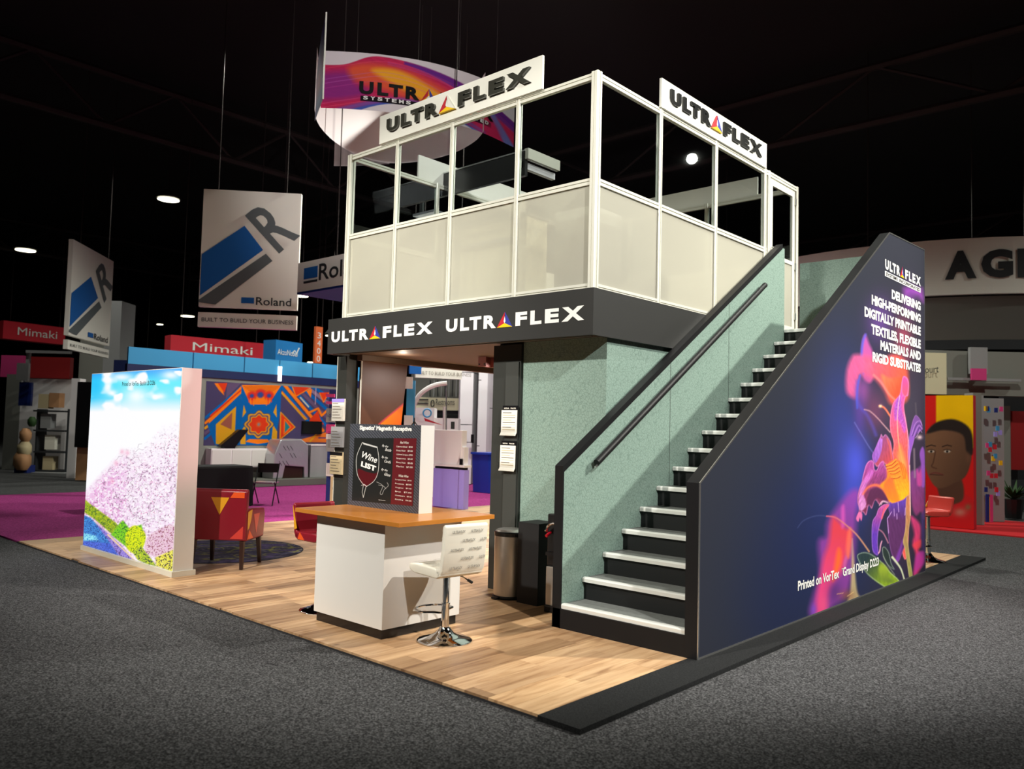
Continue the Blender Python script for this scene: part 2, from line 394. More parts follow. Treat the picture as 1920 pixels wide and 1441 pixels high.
def print_grid(name, P, nu, nv, paint, m, parent=None):
    """P(u,v)-> world arrays; paint(U,V)->sRGB colours; one flat printed sheet"""
    u, v = np.meshgrid(np.linspace(0, 1, nu+1), np.linspace(0, 1, nv+1)); u = u.ravel(); v = v.ravel()
    co = P(u, v); rgb = paint(u, v)
    me = bpy.data.meshes.new(name); me.vertices.add(len(co)); me.vertices.foreach_set('co', co.astype(np.float32).ravel())
    i = np.arange(nu*nv); r = i//nu; c = i % nu; a = r*(nu+1)+c
    q = np.stack([a, a+1, a+nu+2, a+nu+1], 1).ravel()
    me.loops.add(len(q)); me.loops.foreach_set('vertex_index', q.astype(np.int32))
    me.polygons.add(nu*nv); me.polygons.foreach_set('loop_start', (np.arange(nu*nv)*4).astype(np.int32)); 
    me.update(calc_edges=True)
    at = me.color_attributes.new('ink', 'FLOAT_COLOR', 'POINT')
    l = lin(np.clip(rgb, 0, 255)); at.data.foreach_set('color', np.concatenate([l, np.ones((len(l), 1))], 1).astype(np.float32).ravel())
    return link(name, me, m, parent)
def plane_fn(org, U, V):
    org, U, V = (np.array(a, float) for a in (org, U, V))
    return lambda u, v: org+u[:, None]*U+v[:, None]*V
def homog(c):
    """unit square -> four measured corners (bl, br, tr, tl)"""
    src = [(0, 0), (1, 0), (1, 1), (0, 1)]; A = []; b = []
    for (x, y), (X, Y) in zip(src, c):
        A.append([x, y, 1, 0, 0, 0, -X*x, -X*y]); b.append(X); A.append([0, 0, 0, x, y, 1, -Y*x, -Y*y]); b.append(Y)
    h = np.linalg.solve(np.array(A, float), np.array(b, float))
    def f(u, v):
        w_ = h[6]*u+h[7]*v+1; return (h[0]*u+h[1]*v+h[2])/w_, (h[3]*u+h[4]*v+h[5])/w_
    return f

# ---------------------------------------------------------------- material palette
for n_, a_ in dict(
    black_panel=dict(c=(50, 50, 49), rough=0.42), black_edge=dict(c=(20, 20, 22), rough=0.5, spec=0.3), black_riser=dict(c=(14, 16, 17), rough=0.6),
    dark_frame=dict(c=(46, 48, 45), rough=0.5), dark_inset=dict(c=(58, 60, 57), rough=0.5),
    alu=dict(c=(226, 225, 212), rough=0.32, metal=0.15), alu_groove=dict(c=(120, 120, 110), rough=0.5), silver=dict(c=(200, 200, 198), rough=0.25, metal=0.9),
    chrome=dict(c=(225, 226, 228), rough=0.05, metal=1.0), steel=dict(c=(196, 193, 188), rough=0.3, metal=0.8),
    white_vinyl=dict(c=(236, 236, 232), rough=0.45), sign_board=dict(c=(235, 234, 224), rough=0.4), black_acrylic=dict(c=(24, 24, 24), rough=0.25),
    grey_acrylic=dict(c=(58, 58, 52), rough=0.12, spec=0.9, coat=0.6), logo_red=dict(c=(190, 40, 52), rough=0.4), logo_blue=dict(c=(56, 62, 150), rough=0.4), logo_yellow=dict(c=(244, 200, 30), rough=0.4),
    laminate=dict(c=(222, 219, 214), rough=0.18, spec=0.5), wood_top=dict(c=(186, 118, 48), rough=0.25, vary=0.14, vscale=5), black_kick=dict(c=(26, 24, 24), rough=0.2),
    nosing=dict(c=(222, 223, 218), rough=0.3), tread_top=dict(c=(112, 115, 112), rough=0.8, vary=0.28, vscale=26, bump=0.5, bscale=120),
    red_leather=dict(c=(128, 24, 38), rough=0.3), orange_leather=dict(c=(222, 84, 32), rough=0.35), yellow_leather=dict(c=(214, 152, 30), rough=0.35), salmon_leather=dict(c=(196, 62, 54), rough=0.3),
    dark_wood=dict(c=(46, 26, 20), rough=0.35), black_plastic=dict(c=(18, 18, 20), rough=0.3), matte_black=dict(c=(22, 22, 24), rough=0.7), black_cloth=dict(c=(10, 10, 12), rough=0.95),
    stool_fabric=dict(c=(226, 222, 208), rough=0.6), print_grey=dict(c=(128, 126, 120), rough=0.6), paper=dict(c=(238, 234, 222), rough=0.7), paper_tan=dict(c=(206, 188, 150), rough=0.7), ink_grey=dict(c=(120, 112, 100), rough=0.7),
    soffit=dict(c=(92, 72, 58), rough=0.6), rust=dict(c=(150, 86, 80), rough=0.6), grey_paint=dict(c=(150, 150, 152), rough=0.5), locker=dict(c=(222, 219, 224), rough=0.45), dark_gap=dict(c=(40, 40, 44), rough=0.8),
    hall_dark=dict(c=(14, 10, 11), rough=0.9), truss=dict(c=(40, 30, 29), rough=0.8), banner_white=dict(c=(236, 232, 224), rough=0.8), banner_blue=dict(c=(10, 92, 172), rough=0.8), banner_grey=dict(c=(92, 98, 102), rough=0.8), text_dark=dict(c=(40, 42, 46), rough=0.7),
    banner_red=dict(c=(205, 30, 50), rough=0.7), deep_red=dict(c=(150, 20, 24), rough=0.7), sky_blue=dict(c=(70, 150, 200), rough=0.3), mid_blue=dict(c=(30, 120, 190), rough=0.6), navy=dict(c=(22, 44, 120), rough=0.5), orange_sign=dict(c=(226, 110, 60), rough=0.7),
    purple_panel=dict(c=(168, 152, 236), rough=0.3), machine_white=dict(c=(236, 230, 232), rough=0.4), bin_blue=dict(c=(30, 60, 170), rough=0.4), cloth_pink=dict(c=(214, 60, 130), rough=0.7), yellow_wall=dict(c=(240, 190, 0), rough=0.7),
    silver_cover=dict(c=(205, 206, 210), rough=0.28, metal=0.7, bump=0.6, bscale=9), cream=dict(c=(232, 224, 190), rough=0.5), hose=dict(c=(170, 190, 205), rough=0.2), tan_bag=dict(c=(190, 140, 100), rough=0.7), leaf=dict(c=(40, 70, 30), rough=0.7),
    glow_lamp=dict(c=(255, 255, 240), emit=(255, 246, 214), estr=9.0), tube_glow=dict(c=(255, 255, 255), emit=(255, 250, 235), estr=2.2), tap_red=dict(c=(190, 20, 40), rough=0.3), tap_blue=dict(c=(40, 60, 190), rough=0.3),
    sail_inner=dict(c=(205, 192, 196), rough=0.8), dark_navy=dict(c=(24, 34, 80), rough=0.5), gate_grey=dict(c=(128, 128, 122), rough=0.7), moss=dict(c=(96, 96, 90), rough=0.8), aisle_red=dict(c=(190, 20, 30), rough=0.9), rug_edge=dict(c=(30, 28, 34), rough=0.9)).items():
    mat(n_, **a_)
mat_carpet('hall_carpet', (16, 16, 17), (112, 112, 114), 80)
mat_carpet('black_carpet', (24, 25, 26), (46, 47, 48), 120)
mat_carpet('magenta_carpet', (122, 36, 92), (176, 66, 138), 40)
mat_wood(); mat_wallpaper(); mat_clear('clear_glass'); mat_clear('clear_plastic', (245, 245, 245)); mat_frosted()
mat_clear('blue_bottle', (150, 190, 225))
mat_print('lightbox_print', 0.5, 1.0, base=False); mat_print('fabric_print', 0.8); mat_print('gloss_print', 0.3)
mat_print('rug_print', 0.95)

# ================================================================ the hall
fl = MB().add([(-70, -20, -0.03), (60, -20, -0.03), (60, 90, -0.03), (-70, 90, -0.03)], [(0, 1, 2, 3)]).build('floor', 'hall_carpet'); tag(fl, kind='structure')
ce = MB().box(-70, 60, -20, 90, 12.0, 12.2).build('ceiling', 'hall_dark'); tag(ce, kind='structure')
for nm, a in (('wall_back', (-70, 60, 89.8, 90)), ('wall_left', (-70, -69.8, -20, 90)), ('wall_right', (59.8, 60, -20, 90)), ('wall_front', (-70, 60, -20, -19.8))):
    tag(box(nm, *a, -0.03, 12.0, 'hall_dark'), kind='structure')
# roof trusses high in the dark
def truss(a, b, z, h, label):
    t = thing('roof_truss', label, 'truss', ((a[0]+b[0])/2, (a[1]+b[1])/2, z), 'steel trusses under the hall roof')
    a = Vector((*a, z)); b = Vector((*b, z)); n = 14
    up = Vector((0, 0, h))
    MB().tube([a, b], 0.11, 6).build('bottom_chord', 'truss', t); MB().tube([a+up, b+up], 0.11, 6).build('top_chord', 'truss', t)
    mb = MB()
    for i in range(n):
        p = a.lerp(b, i/n); q = a.lerp(b, (i+1)/n); mb.tube([p, p.lerp(q, .5)+up], 0.05, 5); mb.tube([p.lerp(q, .5)+up, q], 0.05, 5)
    mb.build('web', 'truss', t)
TR = 'dark steel roof truss high above the stands'
for (a, b) in (((-50, 22), (30, 22)), ((-50, 40), (30, 40)), ((-24, 5), (-24, 60)), ((4, 8), (4, 60)), ((-46, 5), (-46, 60)), ((-50, 58), (30, 58))): truss(a, b, 10.0, 1.5, TR)

# booth flooring: base slab, planks, black border strip
base = box('floor_base', -11.86, -2.98, 3.585, 12.72, -0.03, -0.016, 'dark_gap'); base.name = 'plank_floor'; tag(base, kind='structure')
PW, PL = 0.2, 1.24
def plank_mesh(L): 
    v, f = boxv(0.0008, PW-0.0008, 0.0008, L-0.0008, -0.016, 0.0)
    me = mesh_from('plank', v, f); me.materials.append(_mats['oak_plank']); return me
pm = {}
cells = []
ix = 0; x = -2.98-PW
while x > -11.9:
    off = (ix*0.47) % 1.0*PL; y = 3.585-off
    while y < 12.72:
        y0 = max(y, 3.585); y1 = min(y+PL, 12.72)
        if y1-y0 > 0.04: cells.append((x, y0, round(y1-y0, 3)))
        y += PL
    x -= PW; ix += 1
def seen(c):
    cx, cy = c[0]+.1, c[1]+c[2]/2
    return not (cx > -4.2 and cy > 5.6) and not (cx > -5.7 and cy > 6.5 and cy < 11.5)
vis = sorted([c for c in cells if seen(c)], key=lambda c: (c[0]+.1)**2+c[1]**2); near = set(vis[:296])
mb = MB()
for c in cells:
    if c in near:
        if c[2] not in pm: pm[c[2]] = plank_mesh(c[2])
        o = bpy.data.objects.new('plank', pm[c[2]]); COL.objects.link(o); o.location = (c[0], c[1], 0)
        o.parent = base
    else:
        mb.box(c[0]+.001, c[0]+PW-.001, c[1]+.001, c[1]+c[2]-.001, -0.016, 0.0)
far = mb.build('far_planks', 'oak_plank', base); far['kind'] = 'stuff'
st = box('carpet_border', -2.98, -2.68, 3.57, 12.74, -0.03, 0.002, 'black_carpet'); tag(st, kind='structure')
mg = box('aisle_carpet', -19.0, -11.86, 3.6, 24.0, -0.03, -0.01, 'magenta_carpet'); tag(mg, kind='structure')

# ================================================================ staircase
SX0, SX1 = -4.16, -3.01
NY0, NZ0, RUN, RISE = 5.26, 0.19, 0.2847, 0.1806
stair = thing('staircase', 'black and teal staircase with white-edged steps climbing to the upper deck', 'staircase', (-3.6, 5.3, 0))
OW = [(5.23, 0.002), (10.75, 0.002), (10.75, 3.95), (9.42, 3.90), (5.23, 1.25)]
MB().prism(OW, 'x', -3.01, -2.91).build('outer_wall', 'black_edge', stair)
IW = [(5.25, 0.0), (9.53, 0.0), (9.53, 3.90), (9.47, 3.90), (5.25, 1.27)]
MB().prism(IW, 'x', -4.225, -4.165).build('inner_wall', 'teal_wallpaper', stair)
MB().prism([(5.235, 0.0), (5.25, 0.0), (5.25, 1.262), (9.45, 3.885), (9.45, 3.945), (5.235, 1.31)], 'x', -4.24, -4.155).build('inner_wall_cap', 'black_edge', stair)
box('base_panel', -4.23, -2.92, 5.235, 5.262, 0.0, NZ0-0.035, 'black_edge', stair)
# white edge line round the printed face
MB().prism([(5.232, 0.0), (5.246, 0.0), (5.246, 1.246), (9.42, 3.888), (10.735, 3.938), (10.735, 0.016), (5.246, 0.016), (5.246, 0.0), (10.75, 0.0), (10.75, 3.952), (9.415, 3.902), (5.232, 1.252)], 'x', -2.910, -2.903).build('edge_trim', 'silver', stair)
for i in range(16):
    y = NY0+i*RUN; z = NZ0+i*RISE; dpt = RUN+0.03 if i < 15 else 1.17
    x0 = SX0 if i < 15 else -4.27
    if i < 15:
        MB().box(SX0, SX1, y+0.012, y+dpt, z-0.03, z).build('tread', 'tread_top', stair)
    else:
        MB().box(SX0, SX1, y+0.012, y+0.06, z-0.03, z).box(x0, SX1, y+0.06, 10.7, z-0.03, z).build('landing', 'tread_top', stair)
    MB().prism([(y-0.012, z-0.034), (y+0.014, z-0.038), (y+0.05, z+0.002), (y+0.02, z+0.006), (y-0.004, z+0.004), (y-0.014, z-0.006)], 'x', SX0, SX1).build('nosing', 'nosing', stair)
    if i > 0: box('riser', SX0, SX1, y+0.016, y+0.03, z-RISE, z-0.03, 'black_riser', stair)
# landing back screen and its underside
box('landing_screen', -4.46, -2.92, 10.70, 10.75, 0.0, 3.95, 'teal_wallpaper', stair)
hr = MB().tube([(-4.10, 5.62, 1.335), (-4.10, 8.85, 3.345)], 0.031, 10).build('handrail', 'black_edge', stair, smooth=True)
MB().prism([(5.60, 1.292), (8.83, 3.302), (8.83, 3.312), (5.60, 1.302)], 'x', -4.108, -4.092).build('rail_highlight_strip', 'silver', hr)
for t in (0.08, 0.5, 0.92):
    MB().tube([(-4.165, 5.62+3.23*t, 1.27+2.01*t), (-4.11, 5.62+3.23*t, 1.30+2.01*t)], 0.01, 6).build('rail_bracket', 'black_plastic', hr)
# panel joints of the teal wall
for (ya, yb) in ((6.9, 6.905), (8.1, 8.105)):
    zt = 1.27+(ya-5.25)*0.6197
    box('wall_joint', -4.166, -4.1635, ya, yb, NZ0+(ya-NY0)/RUN*RISE-0.4, zt-0.01, 'dark_inset', stair)

# ---- the lily print on the outer wall
H4 = homog([(1309, 1237), (1733, 1071), (1733, 467), (1309.0, 640.0)])
def ztop(y): return np.where(y < 9.42, 1.25+(y-5.23)*(3.90-1.25)/(9.42-5.23), 3.90+(y-9.42)*0.0376)
def lily_P(u, v):
    y = 5.245+u*5.49; z = 0.014+v*(ztop(y)-0.026)
    return np.stack([np.full_like(y, -2.9060), y, z], 1)
def px_of(P):
    P = P-np.array([0, 0, EYE]); r, u_, f = (np.array(a) for a in (_rt, _up, _fw)); d = P@f
    return 960+F_PX*(P@r)/d, 720.5-F_PX*(P@u_)/d
def lily_paint(u, v):
    X, Y = px_of(lily_P(u, v))        # design measured on the photograph, kept as the print's own drawing coordinates
    I = Ink(X, Y, (42, 45, 55))
    I.blob(1540, 1010, 130, 190, (24, 36, 86), .75); I.blob(1460, 1150, 90, 120, (24, 34, 70), .5)
    I.blob(1580, 820, 60, 170, (50, 62, 140), .8); I.blob(1606, 872, 26, 60, (72, 84, 214), .95); I.blob(1600, 930, 22, 30, (66, 78, 205), .7)
    I.blob(1700, 900, 60, 260, (58, 40, 66), .8); I.blob(1690, 760, 40, 70, (66, 62, 76), .8)
    A = lambda pts: [(1580+a/7.206, 700+b/7.206) for a, b in pts]
    B = lambda pts: [(1580+a/6.55, 880+b/6.55) for a, b in pts]
    Cc = lambda pts: [(1480+a/5.146, 880+b/5.146) for a, b in pts]
    T = lambda pts: [(1480+a/5.543, 440+b/5.543) for a, b in pts]
    # soft top petals (out of focus)
    I.poly(T([(1190, 560), (1300, 540), (1380, 560), (1400, 640), (1395, 700), (1340, 640), (1260, 610), (1200, 640)]), (150, 66, 176), soft=6, a=.8)
    I.poly(crv(T([(755, 1460), (745, 1250), (760, 1100), (790, 1035), (830, 1130), (870, 1240), (880, 1460), (830, 1540)]), 6, True), (196, 88, 176), (220, 90, 150), T([(780, 1040)])[0], T([(840, 1440)])[0], soft=3, a=.9)
    I.line(crv(T([(770, 1440), (752, 1250), (765, 1110), (792, 1038)])), 3.5, (84, 92, 220), soft=2.2, a=.9)
    I.blob(1650, 600, 24, 40, (120, 70, 170), .6); I.blob(1694, 640, 16, 44, (196, 70, 96), .65); I.blob(1706, 560, 12, 30, (130, 60, 160), .6)
    I.poly(crv(A([(60, 260), (50, 0), (110, -200), (200, -260), (500, -200), (700, -260), (840, -160), (880, 40), (880, 330), (760, 420), (640, 400), (560, 230), (420, 60), (260, 10), (220, 120), (200, 330)]), 5, True), (222, 92, 146), (250, 92, 70), A([(180, 0)])[0], A([(760, 120)])[0], soft=5, a=.93, streak=.10, sfreq=.35, sang=1.1)
    I.blob(1618, 735, 14, 28, (150, 76, 150), .85); I.blob(1640, 770, 22, 40, (104, 60, 92), .9); I.blob(1612, 775, 10, 40, (84, 60, 140), .8)
    I.poly(crv(A([(520, 20), (640, 60), (800, 60), (790, 230), (690, 360), (600, 250)]), 6, True), (250, 126, 84), (238, 82, 52), A([(540, 60)])[0], A([(760, 200)])[0], soft=3, a=.85, streak=.12, sfreq=.4)
    I.line(crv(A([(420, 20), (520, 120), (620, 270), (700, 350)])), 3.2, (255, 150, 140), soft=2, a=.7)
    I.line(crv(T([(735, 1460), (712, 1570), (702, 1700), (706, 1800)])), 2.6, (70, 92, 220), soft=2, a=.8)
    # left purple/blue wisps
    I.line(crv(A([(200, 100), (190, 250), (220, 420), (330, 560), (400, 700), (450, 830)])), 5, (88, 78, 196), soft=3, a=.55)
    I.line(crv(A([(160, 660), (260, 830), (350, 980), (420, 1080)])), 1.4, (132, 134, 220), soft=.9, a=.6)
    I.line(crv(A([(290, 485), (370, 510), (470, 600), (560, 700), (640, 790)])), 1.5, (214, 160, 170), w1=1.8, soft=.5, a=.9)
    I.line(crv(A([(495, 435), (560, 460), (620, 540), (680, 640), (720, 760)])), 2.6, (244, 122, 90), w1=3, soft=.5)
    I.blob(*A([(510, 440)])[0], 3, 2.6, (255, 226, 180), 1)
    # fire at the foot
    I.poly(crv(Cc([(200, 1400), (220, 1250), (290, 1000), (280, 700), (350, 640), (370, 500), (480, 330), (600, 200), (680, 220), (650, 420), (640, 700), (620, 900), (560, 1200), (400, 1340), (330, 1420)]), 4, True), (150, 62, 160), soft=7, a=.8)
    I.poly(crv(Cc([(250, 1380), (300, 1000), (330, 850), (380, 700), (410, 470), (460, 480), (540, 560), (600, 600), (560, 800), (520, 960), (400, 1150), (340, 1400)]), 4, True), (226, 62, 66), (236, 66, 120), Cc([(450, 600)])[0], Cc([(280, 1050)])[0], soft=6, a=.85)
    I.poly(crv(Cc([(440, 900), (470, 760), (500, 800), (490, 930), (420, 1080)]), 5, True), (255, 104, 44), soft=4, a=.9)
    I.poly(crv(Cc([(560, 620), (590, 560), (600, 700), (580, 850), (545, 820)]), 5, True), (244, 108, 80), soft=3, a=.8)
    I.poly(crv(Cc([(500, 380), (530, 350), (535, 520), (505, 560)]), 5, True), (206, 80, 176), soft=3, a=.8)
    I.poly(crv(Cc([(560, 870), (545, 830), (520, 900), (530, 960)]), 5, True), (200, 96, 170), soft=2, a=.6)
    I.blob(*Cc([(330, 1300)])[0], 9, 18, (220, 80, 130), .7); I.blob(*Cc([(235, 1350)])[0], 6, 12, (110, 70, 190), .7); I.blob(*Cc([(440, 1180)])[0], 14, 22, (80, 44, 110), .7)
    I.poly(crv(Cc([(605, 720), (612, 720), (650, 1150), (680, 1240), (560, 1290), (590, 1150)]), 5, True), (214, 190, 130), soft=2.5, a=.75)
    I.blob(*Cc([(560, 1210)])[0], 14, 10, (140, 84, 60), .6); I.line(crv(Cc([(460, 1200), (520, 1190)])), 1.2, (235, 180, 120), a=.7); I.line(crv(Cc([(560, 1220), (620, 1180)])), 1.2, (235, 200, 130), a=.7)
    # arching stem
    I.line(crv(Cc([(80, 560), (140, 490), (260, 445), (380, 450)])), 1.2, (62, 72, 120), w1=2, soft=1, a=.8)
    I.line(crv(Cc([(360, 448), (450, 465), (560, 545), (660, 640), (770, 790)])), 2.2, (214, 92, 120), w1=2.6, soft=.8, c2=(200, 150, 110))
    # background purple petals right of stem
    I.poly(crv(B([(830, 60), (900, 0), (1000, -40), (1010, 300), (1000, 600), (960, 520), (900, 560), (850, 420)]), 5, True), (128, 62, 140), (150, 60, 120), B([(850, 0)])[0], B([(980, 500)])[0], soft=2.5, a=.85, streak=.14)
    I.poly(crv(B([(830, 580), (890, 600), (960, 700), (950, 900), (930, 980), (990, 1100), (930, 1260), (870, 1290), (900, 1080), (860, 900), (880, 780)]), 5, True), (206, 60, 120), (236, 60, 110), B([(850, 600)])[0], B([(900, 950)])[0], soft=3, a=.92, streak=.12)
    I.poly(crv(B([(860, 920), (960, 860), (960, 950), (900, 980)]), 5, True), (246, 70, 84), soft=2.5, a=.8)
    I.poly(crv(B([(900, 1050), (1000, 1000), (1000, 1150), (930, 1230), (880, 1270)]), 5, True), (196, 60, 170), soft=3, a=.8)
    I.poly(B([(960, 560), (1005, 500), (1005, 1000), (975, 960)]), (74, 56, 120), soft=3, a=.85)
    I.poly(crv(A([(1040, 1080), (1080, 990), (1110, 1100), (1110, 1500), (1060, 1500), (1060, 1250)]), 5, True), (150, 84, 190), soft=1.5, a=.9)
    I.poly(crv(A([(1000, 1290), (1030, 1340), (1060, 1300), (1070, 1500), (1010, 1500)]), 4, True), (196, 70, 150), soft=2, a=.9)
    # curled purple petal at right
    I.poly(crv(A([(880, 1080), (890, 900), (930, 700), (960, 600), (995, 560), (1060, 640), (1080, 740), (1070, 760), (990, 830), (950, 960), (920, 1080), (890, 1300), (884, 1200)]), 5, True), (112, 72, 140), (142, 84, 190), A([(990, 560)])[0], A([(930, 900)])[0], soft=.9, rim=(186, 130, 200), rimw=1.0)
    for k in range(5): I.line(crv(A([(930+k*14, 830+k*10), (980+k*14, 680+k*26), (1040, 640+k*30), (1072, 700+k*24)])), 1.1, (64, 44, 96) if k % 2 else (178, 132, 204), soft=.5, a=.85)
    I.blob(*A([(1040, 860)])[0], 5, 4, (226, 190, 200), .9)
    I.line(crv(A([(985, 400), (995, 560)])), 2, (96, 88, 96), soft=1.5, a=.6); I.line(crv(A([(965, 1020), (975, 1400)])), 3, (150, 130, 140), soft=1.5, a=.7)
    # tall central petal
    PT = crv(A([(820, 35), (870, 55), (895, 130), (885, 290), (850, 320), (830, 450), (860, 650), (885, 850), (885, 1080), (900, 1300), (905, 1460), (880, 2400), (800, 2400), (700, 1500), (660, 1200), (690, 950), (645, 780), (640, 600), (680, 400), (770, 280), (795, 120)]), 5, True)
    I.poly(PT, (224, 84, 170), (250, 96, 84), A([(800, 260)])[0], A([(790, 1100)])[0], soft=.8, streak=.13, sang=1.5, sfreq=.8, rim=(250, 150, 190), rimw=1.4)
    I.poly(crv(A([(700, 420), (780, 300), (800, 480), (860, 700), (830, 800), (760, 640), (700, 620)]), 5, True), (150, 90, 200), (176, 84, 190), A([(760, 320)])[0], A([(800, 700)])[0], soft=2, a=.85, streak=.22, sfreq=1.1, sang=1.45)
    I.poly(crv(A([(810, 60), (865, 60), (890, 140), (880, 270), (840, 310), (800, 240)]), 6, True), (240, 76, 156), (236, 84, 120), A([(820, 60)])[0], A([(860, 240)])[0], soft=.9, rim=(255, 160, 200), rimw=1)
    I.line(crv(A([(770, 300), (745, 500), (740, 700), (760, 950), (800, 1150), (840, 1350)])), 1.3, (250, 190, 220), w1=2.2, c2=(255, 170, 70), soft=.6, a=.85)
    I.poly(crv(A([(780, 950), (830, 1100), (860, 1250), (830, 1380), (770, 1240), (740, 1100)]), 5, True), (255, 136, 80), (255, 176, 84), A([(780, 950)])[0], A([(830, 1350)])[0], soft=3, a=.8)
    I.line(crv(A([(905, 1240), (890, 900), (850, 640), (825, 520)])), 1.1, (255, 170, 200), soft=.5, a=.8)
    # left petals
    I.poly(crv(A([(400, 1110), (440, 1010), (500, 870), (520, 815), (545, 850), (580, 820), (640, 900), (665, 1000), (690, 1200), (620, 1260), (540, 1200), (470, 1260), (420, 1200)]), 5, True), (150, 74, 128), (196, 74, 84), A([(450, 1000)])[0], A([(640, 1150)])[0], soft=.8, streak=.08, rim=(214, 150, 214), rimw=1.6)
    I.poly(crv(A([(400, 1110), (440, 1010), (500, 870), (520, 880), (540, 900), (520, 1060), (470, 1180), (430, 1200)]), 5, True), (176, 110, 206), (150, 90, 190), A([(520, 870)])[0], A([(440, 1150)])[0], soft=.7, streak=.12)
    I.line(crv(A([(600, 880), (640, 1000), (660, 1150)])), 1.8, (234, 110, 90), soft=1, a=.8)
    LP = crv([*A([(260, 1440), (280, 1350), (320, 1220), (380, 1170), (420, 1200), (430, 1290), (460, 1300), (500, 1210), (550, 1180), (570, 1240), (620, 1330), (700, 1500)]), *B([(640, 240), (600, 420), (560, 400), (500, 390), (450, 430), (400, 375), (360, 480), (320, 440), (290, 560), (240, 520), (200, 620), (180, 590), (200, 480), (180, 400), (190, 280), (240, 130)])], 4, True)
    I.poly(LP, (172, 74, 156), (120, 50, 84), A([(330, 1250)])[0], B([(430, 330)])[0], soft=.8, streak=.14, sang=2.0, sfreq=.6, rim=(232, 150, 214), rimw=1.7)
    I.poly(crv(B([(200, 470), (200, 300), (260, 120), (340, 0), (380, 40), (300, 180), (260, 300), (290, 420), (240, 500)]), 5, True), (200, 100, 196), (220, 140, 214), B([(330, 20)])[0], B([(210, 420)])[0], soft=1.2, a=.85, streak=.15, sang=2.0)
    I.poly(crv(B([(300, 400), (330, 260), (420, 220), (500, 260), (560, 380), (480, 370), (420, 350), (380, 400), (350, 440)]), 5, True), (84, 40, 76), soft=2, a=.85)
    I.line(crv(B([(250, 300), (310, 220), (400, 190), (480, 220), (540, 290), (600, 390)])), 3, (232, 110, 90), w1=6, c2=(255, 130, 60), soft=2)
    for k in range(5): I.line(B([(240+12*k, 330+30*k), (225+14*k, 520-14*k)]), .9, (236, 170, 226), soft=.4, a=.6)
    I.poly(crv(B([(165, 600), (200, 520), (240, 545), (230, 630), (205, 580), (195, 640)]), 4, True), (228, 110, 170), soft=.8)
    # orange throat
    I.poly(crv([*A([(600, 1240), (700, 1160), (790, 1200), (860, 1300), (890, 1440)]), *B([(820, 180), (810, 330), (740, 370), (680, 400), (620, 410), (570, 380), (520, 260), (460, 190), (540, 100)])], 5, True), (238, 120, 50), (255, 178, 34), A([(640, 1250)])[0], B([(700, 340)])[0], soft=2, streak=.1, sang=1.2, sfreq=.8)
    I.poly(crv(B([(600, 80), (640, 200), (700, 380), (620, 400), (560, 350), (500, 200)]), 5, True), (224, 96, 60), (255, 120, 40), B([(560, 100)])[0], B([(620, 380)])[0], soft=2.5, a=.75)
    for k, (a_, b_) in enumerate((((590, 1240), (720, 1160)), ((600, 1275), (740, 1200)), ((620, 1310), (760, 1250)), ((640, 1340), (770, 1300)), ((660, 1400), (780, 1370)))):
        mid = ((a_[0]+b_[0])/2+6, (a_[1]+b_[1])/2+16)
        I.line(crv(A([a_, mid, b_])), 3.4, (255, 150, 56), soft=.6); I.line(crv(A([(a_[0], a_[1]+14), (mid[0], mid[1]+16), (b_[0], b_[1]+18)])), 1.2, (140, 40, 30), soft=.5, a=.85)
    for k in range(3): I.line(crv(A([(760+30*k, 1180+20*k), (800+24*k, 1300), (820+16*k, 1420)])), 1, (196, 74, 30), soft=.6, a=.7)
    # lower petals
    I.poly(crv(B([(580, 400), (620, 410), (740, 370), (800, 340), (812, 600), (770, 900), (740, 1000), (690, 1120), (650, 1120), (610, 1060), (580, 950), (555, 760), (545, 600), (580, 560), (560, 460)]), 5, True), (96, 62, 168), (90, 46, 96), B([(690, 400)])[0], B([(680, 620)])[0], soft=.9, streak=.07, rim=(170, 110, 200), rimw=1.1)
    I.poly(crv(B([(700, 960), (740, 860), (720, 1000), (690, 1120), (640, 1130)]), 5, True), (128, 60, 176), soft=2, a=.8)
    for (a_, b_) in (((680, 400), (690, 520)), ((770, 470), (765, 560)), ((630, 480), (635, 570)), ((665, 540), (668, 610)), ((600, 520), (550, 600)), ((550, 610), (565, 780))): I.line(B([a_, b_]), 1.2, (206, 160, 230), soft=.5, a=.9)
    PL2 = crv(B([(560, 420), (570, 440), (520, 520), (470, 640), (440, 760), (430, 900), (440, 1040), (400, 1040), (365, 980), (355, 820), (365, 640), (410, 560), (440, 480), (500, 430)]), 5, True)
    I.poly(PL2, (206, 84, 150), (98, 56, 176), B([(530, 440)])[0], B([(400, 800)])[0], soft=.8, streak=.12, sang=1.5, sfreq=.9, rim=(196, 150, 230), rimw=1.2)
    I.line(crv(B([(560, 440), (510, 500), (480, 600)])), 2.6, (240, 96, 110), soft=1)
    I.line(crv(B([(445, 735), (500, 780), (560, 900)])), 1.8, (190, 120, 150), soft=.7)
    I.line(crv(B([(480, 880), (465, 930), (455, 1000), (440, 1025)])), 2.4, (216, 150, 180), soft=.7)
    I.line(crv(B([(450, 440), (490, 385), (560, 410), (500, 395), (470, 430)])), 1.2, (240, 190, 214), soft=.5)
    # stem
    I.poly(crv(B([(780, 350), (825, 340), (835, 560), (810, 760), (805, 900), (830, 1100), (860, 1320), (820, 1330), (790, 1150), (760, 960), (740, 880), (770, 700)]), 4, True), (196, 120, 84), (160, 160, 90), B([(800, 420)])[0], B([(810, 1250)])[0], soft=.8, streak=.1, rim=(236, 206, 170), rimw=.9)
    I.line(crv([*A([(905, 1240), (908, 1440)]), *B([(828, 300), (830, 560)])]), 1.6, (250, 200, 190), soft=.5)
